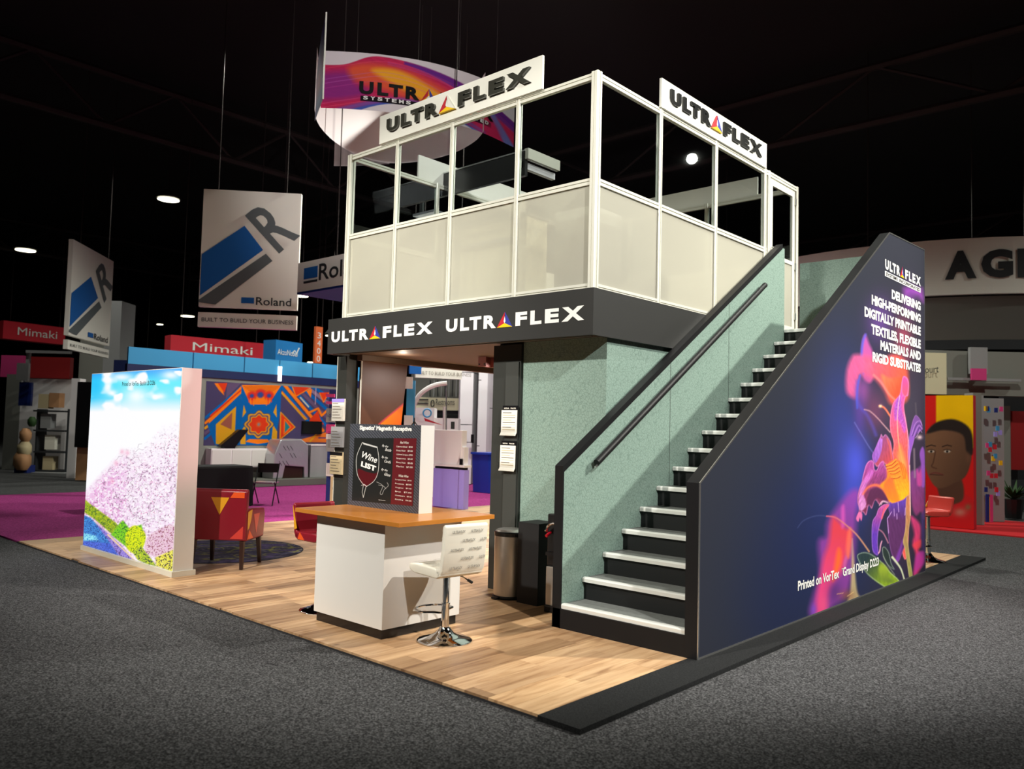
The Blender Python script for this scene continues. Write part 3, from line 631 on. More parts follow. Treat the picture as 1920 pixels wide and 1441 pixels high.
    # leaves
    I.poly(crv(B([(175, 1060), (240, 1015), (330, 1025), (430, 1090), (520, 1170), (580, 1250), (700, 1380), (560, 1450), (480, 1420), (330, 1310), (230, 1190)]), 5, True), (40, 58, 62), (132, 160, 40), B([(280, 1120)])[0], B([(560, 1330)])[0], soft=.8, streak=.08, rim=(200, 220, 190), rimw=1.8)
    I.poly(crv(B([(470, 1150), (560, 1220), (560, 1290), (620, 1380), (500, 1370), (440, 1260)]), 5, True), (170, 190, 50), (90, 110, 50), B([(520, 1200)])[0], B([(560, 1380)])[0], soft=3, a=.7)
    I.poly(crv(B([(485, 965), (520, 950), (570, 1020), (600, 1150), (640, 1230), (560, 1180), (500, 1080)]), 5, True), (40, 52, 50), soft=.8, rim=(206, 220, 210), rimw=1.3)
    I.line(crv(B([(610, 1075), (670, 1150), (720, 1230), (760, 1360)])), 4, (206, 214, 180), w1=2.4, soft=.7)
    I.line(crv(B([(500, 1060), (560, 1180), (640, 1290)])), 1.1, (170, 180, 160), soft=.5, a=.7)
    return I.c
NUL, NVL = 360, 460
print_grid('lily_print', lily_P, NUL, NVL, lily_paint, 'fabric_print', stair)
XW = -2.904
def wall_text(s, y0, y1, z0, z1, bold=0.05):
    return lettering('lettering', s, (XW, y0, z0), (0, 1, 0), (0, 0, 1), y1-y0, z1-z0, 'white_vinyl', stair, bold=bold, depth=0.001)
for s, y0, z0 in (('DELIVERING', 9.486, 3.162), ('HIGH-PERFORMING', 8.831, 3.012), ('DIGITALLY PRINTABLE', 8.612, 2.858), ('TEXTILES, FLEXIBLE', 8.817, 2.700), ('MATERIALS AND', 9.105, 2.554), ('RIGID SUBSTRATES', 8.853, 2.406)):
    lo = 0.022 if ',' in s else 0.0
    wall_text(s, y0, 10.57, z0-lo, z0+0.108)
lettering('lettering', 'Printed on VorTex   Grand Display D223', (XW, 6.96, 0.238), (0, 1, 0), (0, 0, 1), 2.09, 0.112, 'white_vinyl', stair, bold=0.03, depth=0.001)
lettering('trademark_sign', 'TM', (XW, 7.985, 0.325), (0, 1, 0), (0, 0, 1), 0.05, 0.02, 'white_vinyl', stair, bold=0.01, depth=0.001)
wordmark((XW, 9.258, 3.462), (0, 1, 0), (0, 0, 1), 1.317, 0.112, 'white_vinyl', stair, depth=0.002)
box('label_bar', -2.9055, -2.9035, 9.258, 10.575, 3.385, 3.442, 'white_vinyl', stair)
lettering('lettering', 'SYSTEMS  INCORPORATED', (-2.9032, 9.29, 3.394), (0, 1, 0), (0, 0, 1), 1.25, 0.038, 'black_acrylic', stair, bold=0.03, depth=0.0006)

# ================================================================ deck, walls below, fascia
dk = box('deck_floor', -8.15, -4.30, 5.79, 10.24, 2.47, 2.875, 'soffit'); tag(dk, kind='structure')
wf = box('wall_front_panel', -5.31, -4.30, 6.02, 6.07, 0.0, 2.468, 'teal_wallpaper'); wf.name = 'wall_front_teal'; tag(wf, kind='structure')
ws = box('wall_side_teal', -4.35, -4.300, 6.07, 10.24, 0.0, 2.468, 'teal_wallpaper'); tag(ws, kind='structure')
wb = box('wall_closet_side', -5.69, -5.64, 6.08, 10.24, 0.0, 2.468, 'dark_frame'); tag(wb, kind='structure')
cl = thing('support_column', 'dark grey square column holding two price sheets beside the teal wall', 'column', (-5.5, 6.0, 0))
box('shaft', -5.69, -5.315, 5.99, 6.075, 0.0, 2.448, 'dark_frame', cl); box('face_panel', -5.50, -5.33, 5.972, 5.99, 0.0, 2.27, 'dark_inset', cl)
cl2 = thing('support_column', 'slim dark column carrying the deck beside the brown panel', 'column', (-8.25, 6.05, 0))
box('shaft', -8.36, -8.175, 5.99, 6.16, 0.0, 2.448, 'dark_frame', cl2); box('edge_strip', -8.366, -8.356, 5.985, 5.995, 0.0, 2.448, 'alu', cl2)
fa = thing('fascia', 'black fascia band round the deck with two white wordmarks', 'sign', (-6.2, 5.72, 2.45))
MB().box(-8.21, -4.24, 5.72, 5.76, 2.45, 2.87).build('front_board', 'black_panel', fa)
MB().box(-4.28, -4.24, 5.76, 10.24, 2.45, 2.87).build('side_board', 'black_panel', fa)
MB().box(-8.21, -8.17, 5.76, 10.24, 2.45, 2.87).build('far_side_board', 'black_panel', fa)
MB().box(-8.16, -4.29, 5.765, 5.785, 2.44, 2.455).build('drip_edge', 'alu_groove', fa)
wordmark((-8.13, 5.72, 2.585), (1, 0, 0), (0, 0, 1), 1.80, 0.130, 'white_vinyl', fa)
wordmark((-6.125, 5.72, 2.585), (1, 0, 0), (0, 0, 1), 1.79, 0.132, 'white_vinyl', fa)
# beam and bracket under the deck
bm_ = thing('steel_beam', 'rusty steel beam with bolted bracket under the deck edge', 'beam', (-8.0, 8.0, 2.38))
box('beam', -8.12, -8.02, 6.1, 10.2, 2.40, 2.468, 'soffit', bm_)
br = thing('steel_bracket', 'short rust-red bolted steel post under the fascia', 'bracket', (-6.25, 6.6, 2.3))
bx_ = at_y(904, 670, 7.0); bX, bZ = bx_.x, bx_.z
MB().box(bX-.065, bX+.065, 7.0, 7.02, bZ-.11, 2.47).box(bX-.01, bX+.01, 7.02, 7.14, bZ-.11, 2.47).box(bX-.065, bX+.065, 7.14, 7.16, bZ-.11, 2.47).build('post_stub', 'rust', br)
for zz in (bZ-.08, bZ+.05):
    for xx in (bX-.045, bX+.045): MB().tube([(xx, 6.99, zz), (xx, 7.0, zz)], 0.009, 6).build('bolt', 'dark_frame', br)

# brown graphic panel on the far side of the room below
gp = thing('graphic_panel', 'tall brown graphic panel with orange swoosh behind the counter', 'panel', (-8.12, 6.4, 0))
GP = [(6.165, 0.0), (6.66, 0.0), (6.91, 2.44), (6.165, 2.44)]
MB().prism(GP, 'x', -8.15, -8.11).build('board', 'dark_wood', gp)
def gp_P(u, v):
    z = v*2.44; y1 = 6.66+0.25*v; y = 6.165+u*(y1-6.165); return np.stack([np.full_like(y, -8.108), y, z], 1)
def gp_paint(u, v):
    X, Y = px_of(gp_P(u, v)); I = Ink(X, Y, (92, 58, 40))
    I.blob(735, 735, 50, 60, (112, 74, 52), .6)  # lamp's bright patch painted into the brown
    I.poly(crv([(690, 815), (712, 795), (735, 775), (762, 753), (775, 745), (770, 850), (740, 900), (680, 900)], 5), (250, 150, 20), (240, 90, 20), (715, 790), (760, 815), soft=1)
    I.line(crv([(694, 812), (715, 791), (738, 772), (765, 750)]), 2.5, (226, 70, 90), soft=.8)
    I.poly(crv([(728, 830), (745, 800), (770, 785), (770, 850)], 5), (244, 80, 30), soft=1)
    I.poly([(640, 865), (654, 868), (664, 900), (658, 960), (640, 960)], (238, 110, 30), soft=1); I.poly([(640, 925), (668, 935), (668, 965), (640, 965)], (110, 50, 150), soft=2); I.poly([(648, 860), (653, 866), (662, 890), (655, 888)], (214, 50, 60), soft=1)
    return I.c
print_grid('swoosh_print', gp_P, 80, 160, gp_paint, 'gloss_print', gp)
MB().box(-8.115, -8.10, 6.155, 6.167, 0, 2.45).build('edge_trim', 'sign_board', gp)
MB().prism([(6.155, 2.44), (6.92, 2.44), (6.92, 2.452), (6.155, 2.452)], 'x', -8.115, -8.10).build('edge_trim', 'sign_board', gp)

# ================================================================ aluminium room on the deck
en = thing('deck_enclosure', 'white aluminium frame room with clear upper and frosted lower panes on the deck', 'enclosure', (-6.1, 8.0, 2.88))
def profile(x, y, s=0.03, g=0.006):
    """grooved square extrusion cross-section"""
    h = s; k = 0.007
    return [(x-h, y-h+k), (x-h+k, y-h), (x-g, y-h), (x-g, y-h+0.008), (x+g, y-h+0.008), (x+g, y-h), (x+h-k, y-h), (x+h, y-h+k), (x+h, y-g), (x+h-0.008, y-g), (x+h-0.008, y+g), (x+h, y+g), (x+h, y+h-k), (x+h-k, y+h),
            (x+g, y+h), (x+g, y+h-0.008), (x-g, y+h-0.008), (x-g, y+h), (x-h+k, y+h), (x-h, y+h-k), (x-h, y+g), (x-h+0.008, y+g), (x-h+0.008, y-g), (x-h, y-g)]
YF, XR, XL, YB = 5.80, -4.31, -7.965, 10.20
ZB, ZM, ZT = 2.875, 3.855, 4.825
def post(x, y, s=0.026, z0=ZB, z1=ZT+0.035):
    return MB().prism(profile(x, y, s), 'z', z0, z1).build('post', 'alu', en)
FX = [XL, -7.09, -6.19, -5.25, XR]; RY = [YF, 6.87, 8.02, 9.25]
for i, xx in enumerate(FX): post(xx, YF, 0.038 if i in (0, 4) else 0.026)
for yy in RY[1:]+[9.36, YB]: post(XR, yy, 0.026)
for xx in (-6.9, -5.6): post(xx, YB)
for yy in (7.2, 8.7, YB): post(XL, yy)
def rail(kind, a, b, z, m='alu'):
    (x0, y0), (x1, y1) = a, b; mb = MB(); h = 0.03
    if abs(x1-x0) > abs(y1-y0):
        mb.prism([(y0-.02, z-h), (y0+.02, z-h), (y0+.02, z+h), (y0-.02, z+h), (y0-.02, z+.006), (y0-.012, z+.006), (y0-.012, z-.006), (y0-.02, z-.006)], 'x', min(x0, x1), max(x0, x1))
    else:
        mb.prism([(x0-.02, z-h), (x0+.02, z-h), (x0+.02, z-.006), (x0+.012, z-.006), (x0+.012, z+.006), (x0+.02, z+.006), (x0+.02, z+h), (x0-.02, z+h)], 'y', min(y0, y1), max(y0, y1))
    return mb.build(kind, m, en)
for kind, z in (('top_rail', ZT), ('middle_rail', ZM), ('bottom_rail', ZB+0.02)):
    rail(kind, (XL, YF), (XR, YF), z); rail(kind, (XR, YF), (XR, 9.30 if z < 4 else YB), z); rail(kind, (XL, YF), (XL, YB), z); rail(kind, (XL, YB), (XR, YB), z)
def pane(kind, a, b, z0, z1, m):
    (x0, y0), (x1, y1) = a, b
    if abs(x1-x0) > abs(y1-y0): return box(kind, min(x0, x1)+.02, max(x0, x1)-.02, y0-.003, y0+.003, z0, z1, m, en)
    return box(kind, x0-.003, x0+.003, min(y0, y1)+.02, max(y0, y1)-.02, z0, z1, m, en)
for a, b in zip(FX, FX[1:]):
    pane('frosted_pane', (a, YF), (b, YF), ZB+.04, ZM-.03, 'frosted_film'); pane('clear_pane', (a, YF), (b, YF), ZM+.03, ZT-.03, 'clear_glass')
for a, b in zip(RY, RY[1:]):
    pane('frosted_pane', (XR, a), (XR, b), ZB+.04, ZM-.03, 'frosted_film'); pane('clear_pane', (XR, a), (XR, b), ZM+.03, ZT-.03, 'clear_glass')
for a, b in zip((XL, -6.9, -5.6), (-6.9, -5.6, XR)):
    pane('frosted_pane', (a, YB), (b, YB), ZB+.04, ZM-.03, 'frosted_film'); pane('clear_pane', (a, YB), (b, YB), ZM+.03, ZT-.03, 'clear_glass')
for a, b in zip((YF, 7.2, 8.7), (7.2, 8.7, YB)):
    pane('frosted_pane', (XL, a), (XL, b), ZB+.04, ZM-.03, 'frosted_film'); pane('clear_pane', (XL, a), (XL, b), ZM+.03, ZT-.03, 'clear_glass')
# door of the room
dr = thing('glass_door', 'white framed glass door at the head of the stairs', 'door', (-4.31, 9.8, 2.9))
for (y0, y1) in ((9.40, 9.47), (10.06, 10.13)): box('stile', -4.325, -4.295, y0, y1, 2.91, 4.78, 'alu', dr)
box('top_bar', -4.325, -4.295, 9.47, 10.06, 4.70, 4.78, 'alu', dr); box('kick_bar', -4.325, -4.295, 9.47, 10.06, 2.91, 3.0, 'alu', dr); box('lock_bar', -4.325, -4.295, 9.47, 10.06, 3.80, 3.85, 'alu', dr)
box('glass', -4.313, -4.307, 9.47, 10.06, 3.85, 4.70, 'clear_glass', dr); box('lower_panel', -4.313, -4.307, 9.47, 10.06, 3.0, 3.80, 'frosted_film', dr)
for zz in (3.1, 3.75, 4.6): box('hinge', -4.293, -4.283, 10.12, 10.16, zz, zz+.09, 'silver', dr)
MB().tube([(-4.285, 9.43, 3.78), (-4.26, 9.43, 3.78), (-4.26, 9.43, 3.92), (-4.285, 9.43, 3.92)], 0.008, 6).build('handle', 'silver', dr)

# white sign boards above the rails
sb = thing('roof_sign', 'white sign board with grey raised wordmark on the front rail', 'sign', (-6.15, 5.76, 4.86))
MB().box(-7.375, -4.915, 5.742, 5.768, 4.852, 5.18).build('board', 'sign_board', sb)
wordmark((-7.215, 5.742, 4.948), (1, 0, 0), (0, 0, 1), 2.165, 0.150, 'grey_acrylic', sb, depth=0.030, bold=0.05, tri=('logo_red', 'sign_board', 'logo_yellow'))
sr = thing('roof_sign', 'white sign board with black raised wordmark above the stairs side', 'sign', (-4.29, 8.0, 4.86))
MB().box(-4.292, -4.266, 6.825, 9.225, 4.852, 5.15).build('board', 'sign_board', sr)
wordmark((-4.266, 6.98, 4.935), (0, 1, 0), (0, 0, 1), 2.08, 0.150, 'black_acrylic', sr, depth=0.022, bold=0.055)
s3 = thing('roof_sign', 'blank back of the white sign board on the far rail', 'sign', (-5.7, 10.2, 4.86))
MB().box(-6.62, -4.84, 10.19, 10.215, 4.80, 5.10).build('board', 'sign_board', s3)
s4 = thing('roof_sign', 'blank back of the white sign board on the side rail beyond the hanging screen', 'sign', (-7.97, 7.6, 4.86))
MB().box(-7.985, -7.96, 6.86, 9.0, 4.852, 5.16).build('board', 'sign_board', s4)

# things inside the deck room
sc_ = thing('hanging_screen', 'long black screen panel with silver top edge hung inside the deck room', 'screen', (-6.4, 7.3, 4.2))
y_ = 7.3
a = at_y(752, 350, y_); b = at_y(985, 281, y_); c_ = at_y(985, 323, y_); d_ = at_y(752, 392, y_)
MB().box(a.x, b.x, y_, y_+.05, (c_.z+d_.z)/2, (a.z+b.z)/2).build('panel', 'black_acrylic', sc_)
MB().box(a.x, b.x, y_-.01, y_+.06, (a.z+b.z)/2, (a.z+b.z)/2+.018).build('top_edge', 'silver', sc_)
zt = (a.z+b.z)/2
MB().box(b.x-.01, b.x+.05, y_, y_+.62, zt-.10, zt+.03).build('end_bar', 'alu_groove', sc_)
MB().box(b.x-.09, b.x-.03, y_, y_+.62, zt-.2, zt-.12).build('end_bar', 'grey_paint', sc_)
ck = thing('cabinet', 'white cabinet with grey soffit below the black screen in the deck room', 'cabinet', (-6.0, 7.5, 2.9))
p0 = at_y(866, 372, 7.5); p1 = at_y(990, 330, 7.5)
box('body', p0.x, p1.x, 7.5, 7.9, 2.876, 4.28, 'cream', ck); box('soffit_board', p0.x-.15, p1.x-.1, 7.40, 7.46, 3.98, 4.02, 'grey_paint', ck); box('top', p0.x-.05, p1.x+.03, 7.46, 7.93, 4.28, 4.31, 'alu_groove', ck)
fr = thing('white_fridge', 'tall pale fridge standing behind the frosted pane next to the corner', 'fridge', (-4.9, 6.5, 2.876))
box('body', -5.12, -4.66, 6.25, 6.75, 2.876, 3.80, 'machine_white', fr, 0.02); box('door', -5.11, -4.67, 6.225, 6.25, 2.95, 3.78, 'white_vinyl', fr); box('handle', -4.73, -4.71, 6.20, 6.225, 3.2, 3.5, 'silver', fr)
bk = thing('wire_basket', 'pale wire basket behind the frosted pane near the stairs', 'basket', (-4.6, 6.9, 2.876))
for zz in (2.9, 3.0, 3.1, 3.2): MB().tube([(-4.5+.16*math.cos(k*PI/8), 7.0+.2*math.sin(k*PI/8), zz) for k in range(17)], 0.006, 5).build('hoop', 'silver', bk)
MB().lathe([(0.15, 2.88), (0.17, 3.21), (0.165, 3.21), (0.145, 2.885)], 16, (-4.5, 7.0, 0)).build('liner', 'paper', bk)
sh = thing('tall_shelf', 'pale shelf unit in the corner of the deck room', 'shelf', (-7.6, 8.8, 2.876))
MB().box(-7.85, -7.2, 8.8, 8.83, 2.876, 3.8).box(-7.85, -7.82, 8.4, 8.8, 2.876, 3.8).box(-7.23, -7.2, 8.4, 8.8, 2.876, 3.8).build('carcass', 'sign_board', sh)
for zz in (2.9, 3.3, 3.77): box('shelf_board', -7.82, -7.23, 8.4, 8.8, zz, zz+.025, 'sign_board', sh)
pr = thing('projector_post', 'short silver post on the far side rail inside the deck room', 'post', (-7.0, 8.6, 3.9))
q = at_y(791, 386, 8.6); MB().box(q.x-.035, q.x+.035, 8.58, 8.62, q.z-.14, q.z+.14).build('post', 'silver', pr); MB().box(q.x-.1, q.x+.4, 8.5, 8.7, q.z-.18, q.z-.14).build('foot', 'grey_paint', pr)

# ================================================================ hanging curved sign (three fabric sails)
def arc_sheet(pts, zb, h, n=60, flip=False, hfun=None):
    """pts = points (x,y) measured along the lower hem; returns P(u,v)"""
    base = np.array([[p.x, p.y] for p in pts]); sm = np.array(crv(base, 10)); L = np.concatenate([[0], np.cumsum(np.hypot(*np.diff(sm, axis=0).T))]); L /= L[-1]
    def P(u, v):
        x = np.interp(u, L, sm[:, 0]); y = np.interp(u, L, sm[:, 1]); hh = h if hfun is None else hfun(u)
        return np.stack([x, y, zb+v*hh], 1)
    return P
hs = thing('hanging_sign', 'curved fabric sign with rainbow swirl and printed wordmark hung from the roof', 'sign', (-9.5, 10.5, 7.0))
ZS = 7.0
low = [at_z(*p, ZS) for p in ((601, 202), (650, 204), (716, 209), (790, 219), (850, 232), (905, 249), (963, 276))]
PA = arc_sheet(low, ZS, 1.0)
SWU = np.array([0, 1])
def sail_paint(u, v):
    # design space: X 0..400 along the hem, Y 0..115 up
    X = u*420; Y = 115-v*115; I = Ink(X, Y, (214, 206, 210))
    def band(up, lo, c1, c2, n=24, st=.1):
        pass
    up = crv([(-10, 28), (40, 26), (90, 6), (140, 6), (200, 14), (260, 24), (330, 40), (430, 62)], 6)
    lo = crv([(430, 130), (330, 118), (250, 104), (180, 92), (130, 96), (90, 108), (60, 122), (-10, 125)], 6)
    I.poly(up+lo, (190, 40, 84), soft=.8, streak=.06, sang=.1, sfreq=.4)
    I.poly(crv([(-10, 45), (40, 40), (80, 44), (60, 60), (90, 80), (40, 96), (-10, 100)], 5), (120, 44, 134), soft=8, a=.75)
    I.poly(crv([(50, 30), (100, 20), (170, 30), (250, 55), (330, 84), (250, 92), (170, 84), (110, 70), (60, 56)], 6, True), (226, 96, 50), soft=7, a=.8)
    I.poly(crv([(90, 34), (140, 28), (200, 50), (260, 82), (210, 88), (150, 66)], 6, True), (236, 170, 40), soft=5, a=.9)
    I.poly(crv([(150, 8), (200, 14), (260, 24), (330, 40), (430, 62)], 6)+crv([(430, 84), (330, 60), (260, 42), (200, 26), (150, 14)], 6), (84, 40, 140), soft=2, a=.85)
    I.poly(crv([(30, 125), (60, 112), (110, 96), (160, 88), (220, 94), (300, 112), (420, 130)], 6)+crv([(420, 132), (300, 124), (200, 100), (130, 98), (80, 118), (60, 125)], 6), (52, 88, 176), soft=2.5, a=.9)
    I.poly(crv([(20, 118), (80, 98), (150, 82), (240, 92), (330, 110)], 6)+crv([(330, 116), (240, 98), (150, 89), (80, 106), (20, 124)], 6), (112, 80, 160), soft=2.5, a=.8)
    I.poly(crv([(60, 122), (90, 108), (130, 97), (180, 93), (250, 105), (300, 118), (300, 140), (50, 140)], 6), (214, 206, 210), soft=.8)
    for k, (y0, c) in enumerate(((30, (230, 90, 120)), (52, (190, 110, 190)), (60, (210, 120, 200)), (70, (200, 80, 160)), (100, (220, 100, 150)), (108, (236, 100, 130)))):
        I.line(crv([(-5, y0+8), (50, y0-4), (110, y0-16), (180, y0-10), (260, y0+14), (340, y0+36)], 6), .8, c, soft=.8, a=.65)
    for k in range(4): I.line(crv([(120, 12+2*k), (200, 24+2*k), (300, 44+3*k), (420, 74+3*k)], 6), .7, (150, 100, 190) if k % 2 else (220, 70, 110), soft=.7, a=.6)
    I.poly([(72, 86.5), (345, 86.5), (345, 97), (72, 97)], (26, 20, 26), soft=.4)
    # far end: stripes of blue in the red
    I.poly([(330, 60), (350, 60), (420, 112), (420, 130), (400, 130)], (90, 130, 200), soft=4, a=.85); I.blob(345, 100, 30, 20, (200, 40, 90), .7)
    return I.c
sm1 = print_grid('front_sail', PA, 420, 130, sail_paint, 'fabric_print', hs)
# words on the sail, following its curve
def on_curve(P, s, u0, u1, v0, v1, m, bold=.02, shrink=0.0, word=None, mbuild=None):
    cells = word; 
    for ch, a, b in cells:
        ua = u0+(u1-u0)*a; ub = u0+(u1-u0)*b; q = P(np.array([ua, ub]), np.array([v0, v0])); A_ = Vector(q[0]); B_ = Vector(q[1]); U = (B_-A_); N = U.normalized().cross(Vector((0, 0, 1)))
        H = (v1-v0)*1.0; sl = 0.0
        if ch == '^':
            for pts, mm in (([(0, 0), (.42, .5), (.5, 1.1)], 'logo_red'), ([(1, 0), (.5, 1.1), (.56, .4)], 'logo_blue'), ([(.2, .02), (.8, .02), (.5, .55)], 'white_vinyl')):
                vv = [A_+N*.03+U*x+Vector((0, 0, y*H)) for x, y in pts]; link('logo_triangle', mesh_from('logo_triangle', vv, [(0, 1, 2)]), mm, hs)
        elif ch.strip(): lettering('letter', ch, A_+N*.03, U, (0, 0, 1), U.length, H, m, hs, bold=bold, depth=0.002)
on_curve(PA, None, .165, .83, .27, .49, 'black_acrylic', bold=.05, word=[(c or '^', a, b) for c, a, b in UFCELLS])
# the band of small capitals, built along the curve letter by letter
wd = 'SYSTEMS INCORPORATED'; n = len(wd)
on_curve(PA, None, .18, .80, .172, .235, 'white_vinyl', bold=.03, word=[(c, i/n+.006, (i+(.45 if c == 'I' else .8))/n) for i, c in enumerate(wd)])
backlow = [at_z(*p, ZS) for p in ((590, 205), (594, 226), (606, 245), (628, 266), (660, 286), (700, 301), (745, 306), (800, 300), (850, 287), (890, 265), (907, 246))]
def white_paint(u, v):
    c = np.empty((len(u), 3)); c[:] = (206, 196, 200); k = (np.abs((u*6) % 1-.5) < .01); c[k] = (176, 164, 170); return c
print_grid('rear_sail', arc_sheet(backlow, ZS, 1.1), 80, 8, white_paint, 'fabric_print', hs)
plow = [at_z(*p, ZS) for p in ((626, 311), (660, 311), (700, 309), (730, 307))]
print_grid('lower_sail', arc_sheet(plow, ZS, 1.05), 12, 6, white_paint, 'fabric_print', hs)
# fin: swept end of a sail seen almost edge on
f0 = at_d(605, 203, 12.9); f1 = at_d(591, 203, 13.9)
pA_, pB_ = Vector((f0.x, f0.y, 0)), Vector((f1.x, f1.y, 0))
def fin_P(u, v):
    wv = np.interp(v, [0, .25, .5, .8, .93, 1], [1.0, .95, 1.0, .75, .5, .05]); t = u*wv
    return np.stack([pA_.x+(pB_.x-pA_.x)*t, pA_.y+(pB_.y-pA_.y)*t, 6.78+v*1.42], 1)
def fin_paint(u, v):
    I = Ink(u*14, 172-v*172, (70, 34, 120)); I.blob(8, 110, 14, 40, (190, 50, 100), .9); I.blob(6, 150, 12, 22, (110, 140, 190), .9); I.blob(6, 176, 14, 8, (200, 190, 190), 1)
    I.line(crv([(14, 40), (6, 90), (3, 140)]), 2, (160, 110, 190), soft=2); return I.c
print_grid('fin_sail', fin_P, 10, 60, fin_paint, 'fabric_print', hs)
MB().tube([pA_+Vector((0, 0, 6.78)), pA_+Vector((0, 0, 8.20))], 0.014, 6).build('sail_rod', 'sign_board', hs)
for k, u in enumerate((.15, .42, .62, .85)):
    q = PA(np.array([u]), np.array([1.0]))[0]; MB().tube([q, (q[0], q[1], 12.0)], 0.006, 4).build('suspension_wire', 'truss', hs)

# ================================================================ lightbox
lb = thing('lightbox', 'glowing lightbox wall printed with pink blossom trees under a blue sky', 'lightbox', (-9.38, 4.05, 0))
MB().box(-10.58, -8.19, 3.925, 4.14, 0.055, 2.157).build('case', 'laminate', lb)
MB().box(-10.60, -8.17, 3.905, 4.16, 0.0, 0.055).build('plinth', 'alu', lb)
LBH = homog([(153.2, 1027.8), (319.5, 1078), (335.8, 688.5), (170.8, 700.6)])
def lb_paint(u, v):
    X, Y = LBH(u, v); I = Ink(X, Y, (252, 252, 255)); N = vnoise
    t = np.clip((760-Y)/60, 0, 1)
    sky = np.stack([70+100*(1-t), 235-60*np.clip((715-Y)/20, 0, 1), 250+0*t], 1); left = np.clip((230-X)/80, 0, 1)
    sky[:, 0] = sky[:, 0]*(1-.8*left); sky[:, 1] -= 40*left
    cl_ = N(X/22, Y/14, 3)*.75+N(X/9, Y/8, 4)*.25; k = np.clip((cl_-.60)*6, 0, 1)*(Y > 694); a = np.clip((772-Y)/26, 0, 1)*(1-k)
    I.c = I.c*(1-a[:, None])+sky*a[:, None]
    for (cx, cy, rx, ry) in ((225, 706, 22, 8), (200, 724, 7, 10), (252, 742, 20, 16), (296, 742, 10, 6), (316, 702, 18, 9), (208, 736, 9, 6)): I.blob(cx, cy, rx, ry, (255, 255, 255), .9)
    I.blob(178, 722, 10, 16, (20, 190, 250), .6)
    # blossom canopy
    edge = np.interp(X, [150, 170, 200, 230, 260, 285, 300, 340], [925, 905, 870, 838, 838, 812, 790, 784])
    dd = Y-edge; m1 = np.clip(dd/26, 0, 1)
    s1 = rng.random(len(X)); s2 = N(X/2.0, Y/2.0, 5); s3 = N(X/9, Y/9, 6); s4 = N(X/4.2, Y/4.2, 8); dens = np.clip(m1*.9, 0, 1)
    pink = np.stack([238+0*X, 196+20*s3, 232+8*s3], 1); mg = np.clip((X < 235)*1.0*(Y > 840)*.35+np.clip((245-X)/60, 0, 1)*.6*np.clip((Y-850)/60, 0, 1), 0, 1)[:, None]
    pink = pink*(1-mg)+np.array([228, 150, 214])*mg
    a = (m1*(.35+.55*s4)*np.clip((Y-800)/90, .25, 1))[:, None]; I.c = I.c*(1-a)+pink*a
    dk = (s2 > .70)*m1*(s4 > .40)*np.clip((Y-790)/50, .3, 1); I.c = I.c*(1-.55*dk[:, None])+np.array([132, 96, 124])*.55*dk[:, None]
    dk = ((s2 > .52) & (s2 < .58) & (s3 > .5))*m1; I.c = I.c*(1-.5*dk[:, None])+np.array([226, 90, 150])*.5*dk[:, None]
    wt = (N(X/2.4, Y/2.4, 12) > .63)*m1; I.c = I.c*(1-.8*wt[:, None])+np.array([255, 250, 255])*.8*wt[:, None]
    for (cx, cy) in ((226, 848), (236, 850), (215, 870), (208, 905)): I.blob(cx, cy, 4, 5, (240, 110, 160), .35)
    # branches
    r2 = np.random.default_rng(4)
    for k in range(95):
        cx = r2.uniform(205, 332); cy = r2.uniform(815, 1010)
        if cy < np.interp(cx, [150, 230, 300, 340], [925, 850, 800, 795]): continue
        an = r2.uniform(-1.4, 1.4); l = r2.uniform(3, 9); I.line([(cx, cy), (cx+l*math.cos(an), cy+l*math.sin(an)), (cx+l*1.5*math.cos(an+.5), cy+l*1.5*math.sin(an+.5))], .6, (120, 96, 110), soft=.5, a=.55)
    # bank, greenery, river, path
    def speck(poly, c1, c2, c3, soft=1.5, f=1.6):
        J = Ink(X, Y, (0, 0, 0)); J.poly(poly, (255, 255, 255), soft=soft); mk = J.c[:, 0:1]/255; q = N(X/f, Y/f, 21)[:, None]; q2 = N(X/f+40, Y/f, 22)[:, None]
        cc = np.array(c1)*(1-q)+np.array(c2)*q; cc = np.where(q2 > .66, np.array(c3), cc); I.c = I.c*(1-mk)+cc*mk
    speck([(157, 940), (166, 948), (215, 985), (232, 1010), (205, 1005), (175, 978), (156, 965)], (120, 160, 30), (190, 200, 30), (90, 120, 40))
    speck([(222, 985), (228, 980), (240, 996), (262, 988), (268, 1010), (262, 1035), (245, 1040), (205, 1008)], (90, 190, 40), (150, 220, 20), (60, 120, 40))
    speck(crv([(232, 1010), (240, 996), (250, 990), (262, 996), (270, 1010), (266, 1030), (254, 1045), (236, 1035)], 4, True), (200, 226, 0), (240, 240, 0), (130, 160, 20))
    speck([(245, 1040), (262, 1030), (276, 1048), (290, 1068), (275, 1066), (255, 1056)], (130, 180, 20), (220, 220, 60), (60, 80, 50))
    speck(crv([(270, 1040), (272, 1015), (290, 1000), (324, 990), (324, 1050), (290, 1050)], 4, True), (228, 180, 214), (240, 214, 220), (170, 110, 130))
    speck([(288, 1052), (324, 1035), (322, 1080), (290, 1068)], (225, 214, 40), (245, 240, 120), (90, 80, 60))
    speck([(150, 968), (168, 976), (200, 1010), (222, 1050), (150, 1034)], (40, 110, 200), (80, 160, 230), (30, 70, 150), f=1.2)
    speck([(155, 1005), (176, 1010), (182, 1018), (155, 1020)], (120, 220, 240), (170, 240, 250), (60, 150, 220), f=1.2)
    speck([(150, 1020), (205, 1025), (222, 1052), (150, 1032)], (50, 90, 210), (90, 120, 230), (40, 60, 150), f=1.0)
    speck([(178, 988), (190, 996), (226, 1030), (246, 1056), (222, 1052), (200, 1018)], (130, 110, 210), (170, 150, 230), (90, 70, 140))
